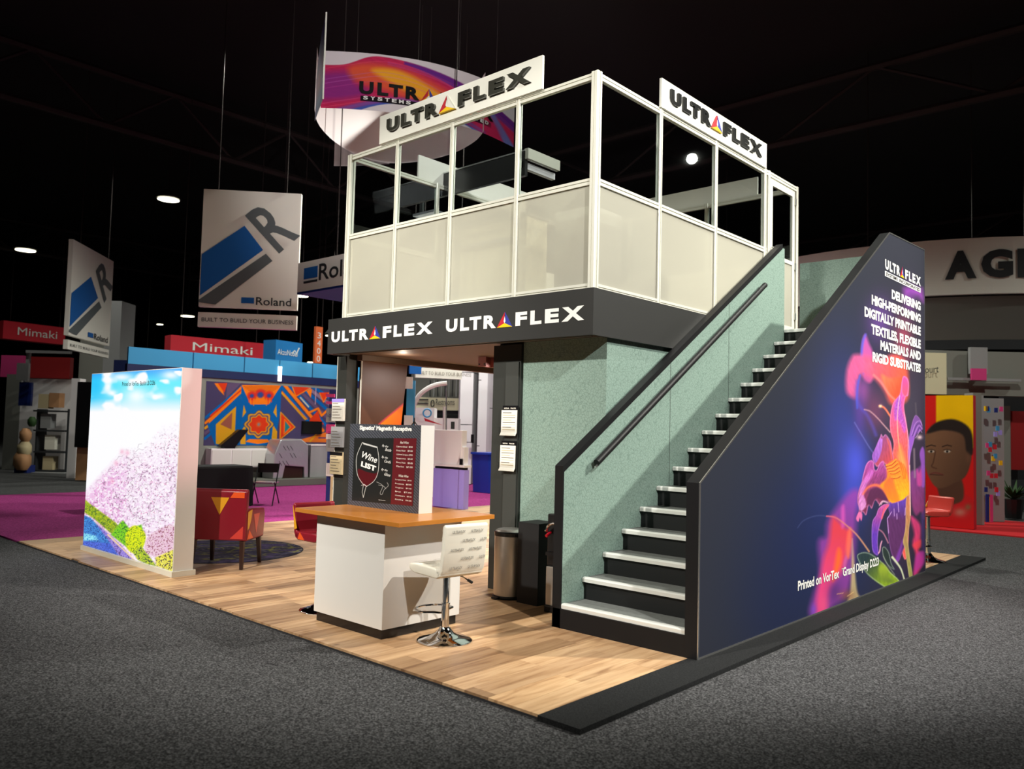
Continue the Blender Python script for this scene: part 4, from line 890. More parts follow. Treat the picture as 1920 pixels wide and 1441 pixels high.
    I.line([(200, 1008), (232, 1040), (250, 1058)], 3.2, (240, 206, 170), w1=2.0); I.line([(176, 983), (200, 1004)], 1.2, (220, 200, 190))
    for k in range(5): I.line([(206+8*k, 1006+7*k), (222+8*k, 990+9*k)], .7, (150, 150, 60), a=.6)
    b_ = np.array([1.0, 1.0, 1.0]); return np.clip(I.c*b_, 0, 255)
print_grid('blossom_print', plane_fn((-10.57, 3.922, 0.06), (2.37, 0, 0), (0, 0, 2.09)), 230, 430, lb_paint, 'lightbox_print', lb)
lettering('lettering', 'Printed on VorTex  Backlit LB D286', (-9.66, 3.921, 1.985), (1, 0, 0), (0, 0, 1), 0.86, 0.05, 'text_dark', lb, bold=.01, depth=0.001)

# ================================================================ counter with menu box
ct = thing('counter', 'white counter with orange wood top and black kick board', 'counter', (-5.25, 4.35, 0))
box('body', -5.70, -4.82, 3.935, 4.74, 0.075, 0.868, 'laminate', ct); box('kick_board', -5.68, -4.84, 3.95, 4.72, 0.0, 0.075, 'black_kick', ct)
box('counter_top', -5.90, -4.56, 3.85, 4.86, 0.868, 0.902, 'wood_top', ct, 0.003)
w0 = at_z(655, 945, .902); w1 = at_z(784, 963, .902); yv = w1.y
mbx = thing('menu_box', 'box display with printed wine menu standing on the counter', 'display', ((w0.x+w1.x)/2, yv+.06, .902))
zt = at_y(787, 797, yv).z; dpt_ = 0.15
box('case', w0.x, w1.x, yv+.004, yv+dpt_, .902, zt, 'laminate', mbx)
WH = homog([(655, 945), (784, 963), (788, 797), (660, 793)])
Wm = lambda pts: [(620+a/6.864, 770+b/6.864) for a, b in pts]
def wine_paint(u, v):
    X, Y = WH(u, v); I = Ink(X, Y, (58, 60, 66))
    st_ = (np.sin((X*1.0-Y*.9)*1.25) > .2); I.c[st_] = (84, 87, 96)
    I.poly(Wm([(325, 340), (1100, 350), (1060, 1225), (295, 1150)]), (34, 36, 36), soft=.4)
    I.poly(Wm([(815, 348), (1100, 352), (1052, 1222), (780, 1198), (800, 760)]), (96, 30, 36), soft=.4)
    I.poly(crv(Wm([(375, 740), (480, 780), (590, 800), (615, 770), (600, 860), (480, 965), (430, 945), (380, 850)]), 5, True), (82, 22, 28), soft=.6)
    I.line(crv(Wm([(425, 400), (360, 560), (350, 700), (370, 830), (430, 930), (480, 968)]), 6), .9, (214, 214, 210), soft=.35)
    I.line(crv(Wm([(612, 470), (632, 620), (620, 790), (570, 900), (480, 968)]), 6), .9, (214, 214, 210), soft=.35)
    I.poly(Wm([(425, 398), (612, 455), (615, 475), (440, 425)]), (200, 200, 198), soft=.3)
    I.line(Wm([(440, 950), (425, 1040), (438, 1110)]), .8, (200, 200, 196), soft=.3); I.line(Wm([(475, 965), (455, 1040), (440, 1110)]), .9, (200, 200, 196), soft=.3); I.line(Wm([(415, 955), (450, 940), (480, 965)]), .9, (200, 200, 196), soft=.3)
    I.line(crv(Wm([(605, 910), (680, 960), (650, 1050), (670, 1075), (700, 1010), (750, 960), (735, 920)]), 4), .8, (170, 170, 168), soft=.3); I.line(crv(Wm([(630, 950), (690, 965), (720, 1000)]), 4), .8, (170, 170, 168), soft=.3)
    return I.c
print_grid('menu_print', plane_fn((w0.x, yv+.002, .902), (w1.x-w0.x, 0, 0), (0, 0, zt-.902)), 260, 330, wine_paint, 'gloss_print', mbx)
def menu_txt(s, pxl, pxr, bold=0.0, shear=0.0, m='white_vinyl', hh=None, tilt=0.0):
    (ax, ay), (bx, by) = Wm([pxl])[0], Wm([pxr])[0]
    A_ = at_y(ax, ay, yv); B_ = at_y(bx, by, yv); hh_ = abs(B_.z-A_.z) if hh is None else hh
    U = Vector((math.cos(tilt), 0, math.sin(tilt))); V = Vector((-math.sin(tilt), 0, math.cos(tilt)))
    return lettering('lettering', s, (A_.x, yv+.001, A_.z), U, V, abs(B_.x-A_.x), hh_, m, mbx, bold=bold, shear=shear, depth=0.001, res=2)
menu_txt("Signetics' Magnetic Receptive", (372, 258), (1045, 205), bold=.05, hh=.05)
menu_txt('Wine', (400, 600), (600, 545), shear=.35, bold=.015, hh=.058, tilt=-.20); menu_txt('LIST', (388, 712), (585, 660), bold=.05, hh=.047, tilt=-.17)
for s, a_, b_ in (('By the', (660, 465), (740, 430)), ('Bottle', (700, 512), (780, 480)), ('By the', (655, 610), (735, 570)), ('Carafe', (690, 660), (775, 620)), ('By the', (650, 770), (732, 735)), ('Glass', (690, 828), (770, 790))): menu_txt(s, a_, b_, shear=.4, hh=.024, tilt=-.1)
menu_txt('Red Wine', (895, 420), (1005, 390), shear=.3, hh=.02, m='paper')
menu_txt('White Wine', (875, 848), (1000, 820), shear=.3, hh=.02, m='paper')
for k, s in enumerate(('Cabernet Blend   $8.00', 'Pinot Noir   $9.00', 'Cabernet Sauvignon $9.00', 'Sangiovese   $8.00', 'Pinot Noir   $8.00', 'Merlot   $7.00')): menu_txt(s, (845, 470+51*k), (1055, 450+51*k), hh=.016, m='paper')
for k, s in enumerate(('Sauvignon Blanc   $9.00', 'Prosecco   $8.00', 'Viognier   $9.00', 'Brut   $7.00', 'Champagne   $8.00', 'Riesling   $8.00')): menu_txt(s, (830, 892+51*k), (1040, 872+51*k), hh=.013, m='paper')
menu_txt('signage print', (615, 1150), (705, 1135), hh=.008)

# ================================================================ bar stools
def stool(name, label, loc, rz, fab, lift=0.0, back=0.885, group=None, text=False):
    t = thing(name, label, 'stool', loc, group)
    t.rotation_euler = (0, 0, rz); tf = Matrix.Translation(loc) @ Matrix.Rotation(rz, 4, 'Z')
    MB().lathe([(0.205, 0.0), (0.208, 0.008), (0.198, 0.016), (0.12, 0.034), (0.07, 0.06), (0.045, 0.09), (0.036, 0.105)], 40, tf=tf).build('base', 'chrome', t, smooth=True)
    MB().lathe([(0.03, 0.10), (0.03, 0.27), (0.034, 0.272), (0.034, 0.285), (0.024, 0.287), (0.024, 0.50+lift)], 20, tf=tf).build('column', 'chrome', t, smooth=True)
    MB().tube([(-.02, .0, .20), (-.06, .055, .21)]+[(-.14+.13*math.cos(a), .15*math.sin(a), .215) for a in np.linspace(1.2, 2*PI-1.2, 14)]+[(-.06, -.055, .21), (-.02, 0, .20)], .009, 8, tf=tf).build('footrest', 'chrome', t, smooth=True)
    if not lift:
        lv = MB().tube([(0.02, .05, .50), (.06, .12, .47), (.075, .16, .44)], .005, 6, tf=tf).build('height_lever', 'chrome', t); MB().tube([(.072, .15, .448), (.085, .185, .425)], .011, 8, tf=tf).build('lever_grip', 'black_plastic', lv)
    if lift:
        MB().prism([(.150, .60+lift), (.232, back+lift-.01), (.19, .585+lift)], 'y', .2, .204, tf).build('leather_patch', 'yellow_leather', t); MB().prism([(.02, .51+lift), (.13, .51+lift), (.10, .57+lift)], 'y', .2, .204, tf).build('leather_patch', 'orange_leather', t)
    # one folded cushion: seat and back as two padded parts
    def pad(pts, y0, y1):
        return MB().prism([(a_, b_+lift) for a_, b_ in pts], 'y', y0, y1, tf)
    pad([(-.20, .525), (-.14, .505), (.14, .50), (.185, .52), (.19, .56), (.10, .572), (-.12, .575), (-.195, .57), (-.215, .55)], -.20, .20).build('seat', fab, t, smooth=True, bevel=.012, seg=3)
    pad([(.13, .51), (.175, .515), (.205, .56), (.225, min(.70, back-.08)), (.24, back), (.222, back+.015), (.20, back), (.185, min(.70, back-.08)), (.165, .575), (.13, .57)], -.20, .20).build('backrest', fab, t, smooth=True, bevel=.012, seg=3)
    for zz in ((.60, .665, .73, .795, .85) if not lift else ()): MB().prism([(.165+.02*(zz-.57)/.1*.35, zz), (.163+.02*(zz-.57)/.1*.35, zz+.004), (.17+.02*(zz-.57)/.1*.35, zz+.002)], 'y', -.19, .19, tf).build('stitch_line', fab, t)
    MB().box(-.09, .09, -.09, .09, .487+lift, .507+lift, tf=tf).build('seat_plate', 'black_plastic', t)
    if text:
        # repeated woven words on the outside of the back and on the seat
        sl = (.24-.225)/(.185)
        for r in range(5):
            z = .835-.066*r; xx = .2*0+ (.2085+(z-.56)*.098)+.006
            for c in range(3):
                y = -.175+(.13 if r % 2 else .03)+c*.17-.17*(1 if c == 2 and r % 2 == 0 else 0)*0
                wd_ = min(.12, .185-y)
                if wd_ < .04: continue
                s = 'ULTRAFLEX' if wd_ > .11 else 'ULTRAFLEX'[:max(2, int(9*wd_/.12))]
                o = tf @ Vector((xx+.004, y, z)); U = tf.to_3x3() @ Vector((0, 1, 0)); V = (tf.to_3x3() @ Vector((.085, 0, 1))).normalized()
                lettering('lettering', s, o, U, V, wd_, .02, 'print_grey', t, bold=.02, shear=.2, depth=.003)
            yb = -.19; 
        for r in range(6):
            x = -.17+.055*r
            for c in range(2):
                o = tf @ Vector((x, -.17+.18*c+(.04 if r % 2 else 0), .577)); U = tf.to_3x3() @ Vector((0, 1, 0)); V = tf.to_3x3() @ Vector((-1, 0, 0))
                lettering('lettering', 'ULTRAFLEX', o, U, V, .12, .018, 'print_grey', t, bold=.02, depth=.002)
    return t
stool('bar_stool', 'chrome bar stool with cream printed-word seat at the counter', (-4.50, 4.28, 0), math.radians(-6), 'stool_fabric', text=True)
stool('bar_stool', 'red and yellow bar stool mostly hidden behind the counter', (-5.94, 4.20, 0), math.radians(176), 'red_leather', lift=.10, back=.80)
stool('bar_stool', 'red bar stool just past the end of the lily wall', (-3.14, 11.75, 0), math.radians(60), 'salmon_leather', lift=.10, back=.74)

# ================================================================ red armchair
def armchair(name, label, loc, rz, group=None):
    t = thing(name, label, 'armchair', loc, group); t.rotation_euler = (0, 0, rz)
    tf = Matrix.Translation(loc) @ Matrix.Rotation(rz, 4, 'Z')
    MB().prism([(-.27, .31), (-.20, .31), (-.185, .85), (-.20, .865), (-.235, .865), (-.262, .84)], 'x', -.31, .31, tf).build('backrest', 'red_leather', t, smooth=True, bevel=.014, seg=3)
    for s in (-1, 1):
        x0, x1 = (s*.315, s*.235) if s < 0 else (s*.235, s*.315)
        MB().prism([(-.245, .30), (.27, .30), (.295, .56), (.27, .625), (.0, .645), (-.2, .655), (-.245, .64)], 'x', x0, x1, tf).build('armrest', 'red_leather', t, smooth=True, bevel=.02, seg=3)
    MB().box(-.235, .235, -.2, .27, .30, .39, tf=tf).build('seat_base', 'red_leather', t, bevel=.01)
    MB().box(-.225, .225, -.19, .275, .39, .48, tf=tf).build('seat_cushion', 'salmon_leather', t, smooth=True, bevel=.03, seg=3)
    for sx in (-1, 1):
        for sy in (-1, 1):
            cx, cy = sx*.27, sy*.235-.005
            v = [(cx-.024, cy-.024, .305), (cx+.024, cy-.024, .305), (cx+.024, cy+.024, .305), (cx-.024, cy+.024, .305)]
            ox = sx*.012; oy = sy*.03; v += [(cx-.016+ox, cy-.016+oy, 0), (cx+.016+ox, cy-.016+oy, 0), (cx+.016+ox, cy+.016+oy, 0), (cx-.016+ox, cy+.016+oy, 0)]
            MB().add(v, [(0, 1, 2, 3), (7, 6, 5, 4), (0, 4, 5, 1), (1, 5, 6, 2), (2, 6, 7, 3), (3, 7, 4, 0)], tf).build('leg', 'dark_wood', t)
    def patch(pts, plane, m):      # coloured leather inlays
        vv = []
        for a_, z in pts:
            if plane == 'back': vv.append(tf @ Vector((a_, -.2625-(.0075*(1-(z-.31)/.53)) - .003, z)))
            else: vv.append(tf @ Vector((.3175, a_, z)))
        link('leather_patch', mesh_from('leather_patch', vv, [tuple(range(len(vv)))]), m, t)
    patch([(-.09, .775), (.115, .775), (.012, .585)], 'back', 'yellow_leather')
    patch([(.125, .775), (.285, .775), (.285, .835), (.165, .835)], 'back', 'orange_leather')
    patch([(.14, .33), (.285, .33), (.285, .47)], 'back', 'salmon_leather')
    patch([(-.225, .42), (-.225, .62), (-.10, .64), (-.13, .52), (-.18, .44)], 'side', 'yellow_leather')
    patch([(-.06, .58), (.12, .58), (.03, .36)], 'side', 'salmon_leather')
    patch([(-.225, .32), (-.05, .32), (-.17, .42)], 'side', 'orange_leather')
    return t
armchair('armchair', 'red leather armchair with yellow triangle patch beside the lightbox', (-8.53, 4.70, 0), math.radians(38.4))
# round rug
rg = thing('round_rug', 'round dark patterned rug under the red armchair', 'rug', (-9.5, 5.17, 0))
def rug_P(u, v): r = v*.97; a_ = u*2*PI; return np.stack([-9.5+r*np.cos(a_), 5.17+r*np.sin(a_), np.full_like(u, .0042)], 1)
def rug_paint(u, v):
    P = rug_P(u, v); X = (P[:, 0]+9.5)*100; Y = (P[:, 1]-5.17)*100; I = Ink(X, Y, (62, 58, 78)); q = vnoise(X/7+50, Y/7+50, 31); q2 = vnoise(X/16+9, Y/16+9, 32)
    a = np.clip(1-np.abs(q-.5)*16, 0, 1)*.6; I.mixin(a, (158, 150, 160)); a = np.clip(1-np.abs(q2-.52)*14, 0, 1)*.7*(np.abs(X) < 70); I.mixin(a, (170, 168, 70))
    I.mixin(np.clip((q2-.6)*4, 0, .5), (96, 78, 130)); return I.c
MB().lathe([(.985, .0), (.985, .003), (.97, .0035)], 64, (-9.5, 5.17, 0)).build('binding', 'rug_edge', rg)
print_grid('rug_pile', rug_P, 160, 70, rug_paint, 'rug_print', rg)

# ================================================================ bin, plinth, water cooler
bn = thing('pedal_bin', 'round brushed steel pedal bin at the foot of the dark column', 'bin', (-5.25, 5.83, 0))
MB().lathe([(.155, .022), (.155, .585)], 32, (-5.25, 5.83, 0)).build('body', 'steel', bn, smooth=True); MB().lathe([(.163, 0), (.165, .018), (.158, .03)], 32, (-5.25, 5.83, 0)).build('base_ring', 'black_plastic', bn)
MB().lathe([(.158, .585), (.16, .62), (.152, .628)], 32, (-5.25, 5.83, 0)).build('lid_ring', 'black_plastic', bn); MB().lathe([(.15, .628), (.13, .645), (.06, .653)], 32, (-5.25, 5.83, 0)).build('lid', 'steel', bn, smooth=True)
MB().box(-5.29, -5.23, 5.62, 5.69, .008, .02).build('pedal', 'black_plastic', bn)
pl = thing('black_plinth', 'plain black box plinth between the steel bin and water cooler', 'plinth', (-4.93, 5.84, 0))
box('body', -5.05, -4.80, 5.71, 5.98, 0, .735, 'matte_black', pl, .002); box('top', -5.052, -4.798, 5.708, 5.982, .735, .742, 'matte_black', pl)
wc = thing('water_cooler', 'black and silver water cooler with blue bottle behind the stair wall', 'cooler', (-4.45, 5.75, 0))
box('foot', -4.63, -4.29, 5.60, 5.94, 0, .06, 'black_plastic', wc, .01); box('lower_front', -4.62, -4.30, 5.605, 5.93, .06, .40, 'steel', wc, .01); box('upper_body', -4.625, -4.295, 5.62, 5.935, .40, .86, 'black_plastic', wc, .012)
MB().lathe([(.15, .86), (.155, .88), (.10, .90)], 24, (-4.46, 5.775, 0)).build('bottle_collar', 'black_plastic', wc)
MB().lathe([(.05, .89), (.12, .93), (.13, .96), (.125, 1.0), (.13, 1.03), (.13, 1.12), (.124, 1.14), (.13, 1.16), (.13, 1.24), (.11, 1.27), (.0, 1.28)], 24, (-4.46, 5.775, 0)).build('bottle', 'blue_bottle', wc, smooth=True)
MB().lathe([(.131, 1.06), (.131, 1.10)], 24, (-4.46, 5.775, 0)).build('bottle_label', 'white_vinyl', wc)
MB().tube([(-4.60, 5.60, .70), (-4.60, 5.57, .715), (-4.57, 5.56, .76), (-4.52, 5.57, .785), (-4.46, 5.58, .78)], .012, 8).build('tap_guard', 'chrome', wc, smooth=True)
MB().tube([(-4.58, 5.61, .70), (-4.58, 5.55, .67)], .014, 8).build('hot_tap', 'tap_red', wc); MB().tube([(-4.46, 5.61, .70), (-4.46, 5.55, .67)], .014, 8).build('cold_tap', 'tap_blue', wc); box('drip_tray', -4.60, -4.33, 5.57, 5.62, .50, .53, 'black_plastic', wc)

# ================================================================ price sheets and literature holders
def sheet_holder(x0, x1, z0, z1, y, label, parent_loc, rows=8, tilt=.02):
    t = thing('price_sheet_holder', label, 'holder', ((x0+x1)/2, y, z0))
    box('back_plate', x0+.01, x1+.01, y-.008, y-.001, z0-.005, z1+.045, 'black_plastic', t)
    lettering('lettering', 'MEDIA   PRICES', (x0+.03, y-.009, z1+.012), (1, 0, 0), (0, 0, 1), (x1-x0)*.75, .013, 'paper', t, bold=.03, depth=.0006)
    v = [(x0, y-.02, z0), (x1-.015, y-.03, z0-.005), (x1, y-.012, z1), (x0+.012, y-.012, z1), (x0-.012, y-.035, z0-.0)]
    MB().prism([(y-.016, z0+.02), (y-.036, z0-.012), (y-.032, z0-.014), (y-.012, z0+.018), (y-.009, z1), (y-.013, z1)], 'x', x0, x1).build('sheet', 'paper', t)
    for k in range(rows):
        zz = z1-.03-(z1-z0-.05)*k/rows; w_ = (x1-x0)*(.8 if k % 3 else .55)
        box('text_row', x0+.02, x0+.02+w_, y-.0150-(.003 if k > rows-3 else 0), y-.0125, zz, zz+.006, 'paper_tan' if k % 2 else 'ink_grey', t)
    box('pocket_front', x0-.006, x1+.004, y-.045, y-.042, z0-.014, z0+.07, 'clear_plastic', t)
    return t
sheet_holder(-5.53, -5.32, 1.55, 1.79, 5.968, 'upper cream price sheet in clear holder on the dark column', None)
sheet_holder(-5.535, -5.33, 1.20, 1.44, 5.968, 'lower cream price sheet in clear holder on the dark column', None)
def brochure(z0, z1, label, m, top=None):
    t = thing('brochure_holder', label, 'holder', (-8.24, 5.93, z0))
    box('brochure', -8.37, -8.12, 5.93, 5.95, z0+.01, z1, m, t); box('back_plate', -8.38, -8.10, 5.95, 5.985, z0, z1-.02, 'clear_plastic', t); box('pocket_front', -8.385, -8.095, 5.90, 5.905, z0, z0+.2, 'clear_plastic', t)
    for k in range(6): box('text_row', -8.35, -8.35+.18*(.6+.4*((k*7) % 3)/2), 5.926, 5.93, z1-.06-.035*k, z1-.054-.035*k, 'ink_grey', t)
    if top: box('title_bar', -8.37, -8.12, 5.925, 5.93, z1-.04, z1, top, t)
brochure(1.64, 1.92, 'top brochure holder with white leaflets on the slim column', 'paper', 'purple_panel'); brochure(1.32, 1.58, 'middle brochure holder with grey leaflets on the slim column', 'grey_paint'); brochure(0.99, 1.27, 'bottom brochure holder with sketch leaflet on the slim column', 'paper_tan', 'black_plastic')

# ================================================================ neighbouring stands
def upbox(name, pxl, pxr, z0, z1, thick, m, parent=None):
    """upright slab between two ground points (Vectors, x/y used)"""
    a, b = Vector((pxl.x, pxl.y, 0)), Vector((pxr.x, pxr.y, 0)); U = (b-a).normalized(); N = Vector((-U.y, U.x, 0))
    v = [a+Vector((0, 0, z0)), b+Vector((0, 0, z0)), b+N*thick+Vector((0, 0, z0)), a+N*thick+Vector((0, 0, z0))]; v += [p+Vector((0, 0, z1-z0)) for p in v]
    return MB().add(v, boxv(0, 1, 0, 1, 0, 1)[1]).build(name, m, parent)
def frame_of(px0, py0, d0, px1, d1):
    """a hung panel: left edge at pixel column px0 and depth d0, right edge at px1/d1"""
    a = at_d(px0, py0, d0); b = at_d(px1, py0, d1); return a, b
def zpx(px, py, d): return at_d(px, py, d).z

def hung_banner(label, x0, d0, x1, d1, ytop, ybot, ystrip, group=None, crisp=True):
    a = at_d(x0, ybot, d0); b = at_d(x1, ybot, d1); z0 = zpx(x0, ybot, d0); z1 = zpx(x0, ytop, d0); zs = zpx(x0, ystrip, d0)
    t = thing('hanging_banner', label, 'banner', ((a.x+b.x)/2, (a.y+b.y)/2, z0)); 
    upbox('banner_cloth', a, b, z0, z1, .12, 'banner_white', t); upbox('strap_line', a, b, zs, z0-.12, .12, 'banner_white', t)
    U = Vector((b.x-a.x, b.y-a.y, 0)); W = U.length; U.normalize(); V = Vector((0, 0, 1)); H = z1-z0; N = U.cross(V); o = Vector((a.x, a.y, z0))+N*.012
    def shape(nm, pts, m, k=.0):
        v = [o+N*k+U*(x*W)+V*(y*H) for x, y in pts]; return link(nm, mesh_from(nm, v, [tuple(range(len(v)))]), m, t)
    shape('blue_flag', [(.01, .09), (.01, .44), (.43, .70), (.63, .50)], 'banner_blue'); shape('grey_bar', [(.0, .035), (.0, .055), (.66, .47), (.73, .41), (.17, .02)], 'banner_grey')
    L = Vector((math.cos(.66), 0, 0)); 
    Ud = (U*math.cos(.76)+V*math.sin(.76)); Vd = (-U*math.sin(.76)+V*math.cos(.76))
    lettering('letter', 'R', o+U*(.795*W)+V*(.475*H), Ud, Vd, W*.29, H*.43, 'banner_grey', t, bold=.02)
    shape('small_flag', [(.43, .04), (.43, .09), (.56, .09), (.56, .04)], 'banner_blue', .002)
    lettering('lettering', 'Roland', o+U*(.58*W)+V*(.028*H), U, V, W*.36, H*.068, 'text_dark', t, bold=.01)
    lettering('lettering', 'BUILT TO BUILD YOUR BUSINESS', Vector((a.x, a.y, zs))+N*.012+U*(.04*W)+V*((z0-.12-zs)*.36), U, V, W*.93, (z0-.12-zs)*.28, 'text_dark', t)
    for k in (.15, .85): MB().tube([o+U*(k*W)+V*H, o+U*(k*W)+V*(12-z0)], .012, 4).build('suspension_wire', 'truss', t)
    return t
hung_banner('large white hanging banner with blue flag above the colourful wall', 372, 17.0, 557, 17.2, 350, 574, 612)
hung_banner('narrow angled white banner with blue flag beyond the lightbox', 128, 22.0, 206, 25.0, 446, 628, 654)
# boxy header with blue underside
hb = thing('header_sign', 'white box header with blue flag and dark blue underside', 'sign', (-13, 9, 4))
a = at_d(557, 548, 15.0); hy = a.y; ztop_ = at_y(557, 494, hy).z; zb_ = at_y(557, 548, hy).z
box('header_box', a.x, a.x+4.2, hy, hy+1.2, zb_, ztop_, 'banner_white', hb); box('underside', a.x, a.x+4.2, hy, hy+1.2, zb_-.04, zb_, 'navy', hb)
q0 = at_y(570, 526, hy); q1 = at_y(596, 498, hy); box('blue_flag', q0.x, q1.x, hy-.01, hy, zb_+.22, ztop_-.12, 'banner_blue', hb); box('grey_bar', q0.x, q1.x, hy-.01, hy, zb_+.14, zb_+.18, 'text_dark', hb)
lettering('lettering', 'Roland', (at_y(599, 500, hy).x, hy-.005, zb_+.15), (1, 0, 0), (0, 0, 1), 1.5, (ztop_-zb_)*.55, 'text_dark', hb, bold=.012)
for k in (.5, 3.6): MB().tube([(a.x+k, hy+.5, ztop_), (a.x+k, hy+.5, 12.0)], .012, 4).build('suspension_wire', 'truss', hb)

def word_sign(label, x0, d0, x1, d1, ytop, ybot, word, m, name='hanging_sign', wx=(.22, .86), wy=(.28, .72), bold=.03, shear=0, tm='white_vinyl', th=.5):
    a = at_d(x0, ybot, d0); b = at_d(x1, ybot, d1); z0 = zpx(x0, ybot, d0); z1 = zpx(x0, ytop, d0)
    t = thing(name, label, 'sign', ((a.x+b.x)/2, (a.y+b.y)/2, z0)); upbox('sign_box', a, b, z0, z1, th, m, t)
    U = Vector((b.x-a.x, b.y-a.y, 0)); W = U.length; U.normalize(); N = U.cross(Vector((0, 0, 1))); o = Vector((a.x, a.y, z0))+N*.015
    if word: lettering('lettering', word, o+U*(wx[0]*W)+Vector((0, 0, wy[0]*(z1-z0))), U, (0, 0, 1), W*(wx[1]-wx[0]), (z1-z0)*(wy[1]-wy[0]), tm, t, bold=bold, shear=shear)
    for k in (.1, .9):
        c = a.lerp(b, k); MB().tube([(c.x, c.y, z1), (c.x, c.y, 12.0)], .012, 4).build('suspension_wire', 'truss', t)
    return t
word_sign('red hanging sign with bold white word above the blue glass header', 319, 24, 496, 26, 627, 663, 'Mimaki', 'banner_red', bold=0)
word_sign('dim red hanging sign beyond the narrow banner', 5, 30, 122, 32, 600, 634, 'Mimaki', 'banner_red', bold=0)
word_sign('small dark red hanging sign between the banner and lightbox', 212, 36, 282, 37, 659, 672, None, 'deep_red')
word_sign('small blue hanging sign with white script above the header', 516, 24, 566, 25, 636, 680, 'AkzoNobel', 'mid_blue', wx=(.06, .8), wy=(.38, .62), bold=.0)
bs_ = [o for o in bpy.data.objects if o.get('label', '').startswith('small blue hanging')][0]
MB().tube([at_d(*p, 23.9) for p in ((548, 662), (553, 657), (556, 663), (561, 652))], .02, 5).build('figure_mark', 'white_vinyl', bs_)
t = word_sign('orange vertical aisle number sign hung beside the fascia', 590, 26, 603, 26.2, 611, 680, None, 'orange_sign', th=.1)
aa = at_d(590, 680, 26); bb = at_d(603, 680, 26.2); Ux = Vector((bb.x-aa.x, bb.y-aa.y, 0)); WW = Ux.length; Ux.normalize(); Nn = Ux.cross(Vector((0, 0, 1)))
for k, ch in enumerate('3400'): lettering('digit', ch, Vector((aa.x, aa.y, aa.z+.80-.25*k))+Nn*.015+Ux*WW*.22, Ux, (0, 0, 1), WW*.5, .19, 'white_vinyl', t)

# ---- the stand with the colourful wall
mx_ = -19.5
mb_ = thing('mural_stand', 'stand with blue glass header and geometric orange and blue mural', 'booth', (mx_, 12, 0))
box('back_wall', mx_-.12, mx_, 9.72, 14.9, 0.0, 2.72, 'gate_grey', mb_)
box('platform', mx_, mx_+1.1, 10.6, 14.9, 0.0, .16, 'moss', mb_)
box('dark_band', mx_-.1, mx_+.03, 8.0, 14.9, 2.72, 2.92, 'dark_navy', mb_)  # band in its own dark navy
ys = [8.0, 9.6, 11.0, 12.05, 13.1, 14.9]
for a_, b_ in zip(ys, ys[1:]): box('glass_panel', mx_-.05, mx_+.02, a_+.015, b_-.015, 2.92, 3.32, 'sky_blue', mb_)
box('light_post', mx_+.02, mx_+.06, 12.0, 12.1, 2.75, 3.15, 'tube_glow', mb_)
MUH = homog([(388, 838), (625, 836), (625, 731), (388, 711)])
Mz = lambda pts: [(340+a/6, 680+b/6) for a, b in pts]
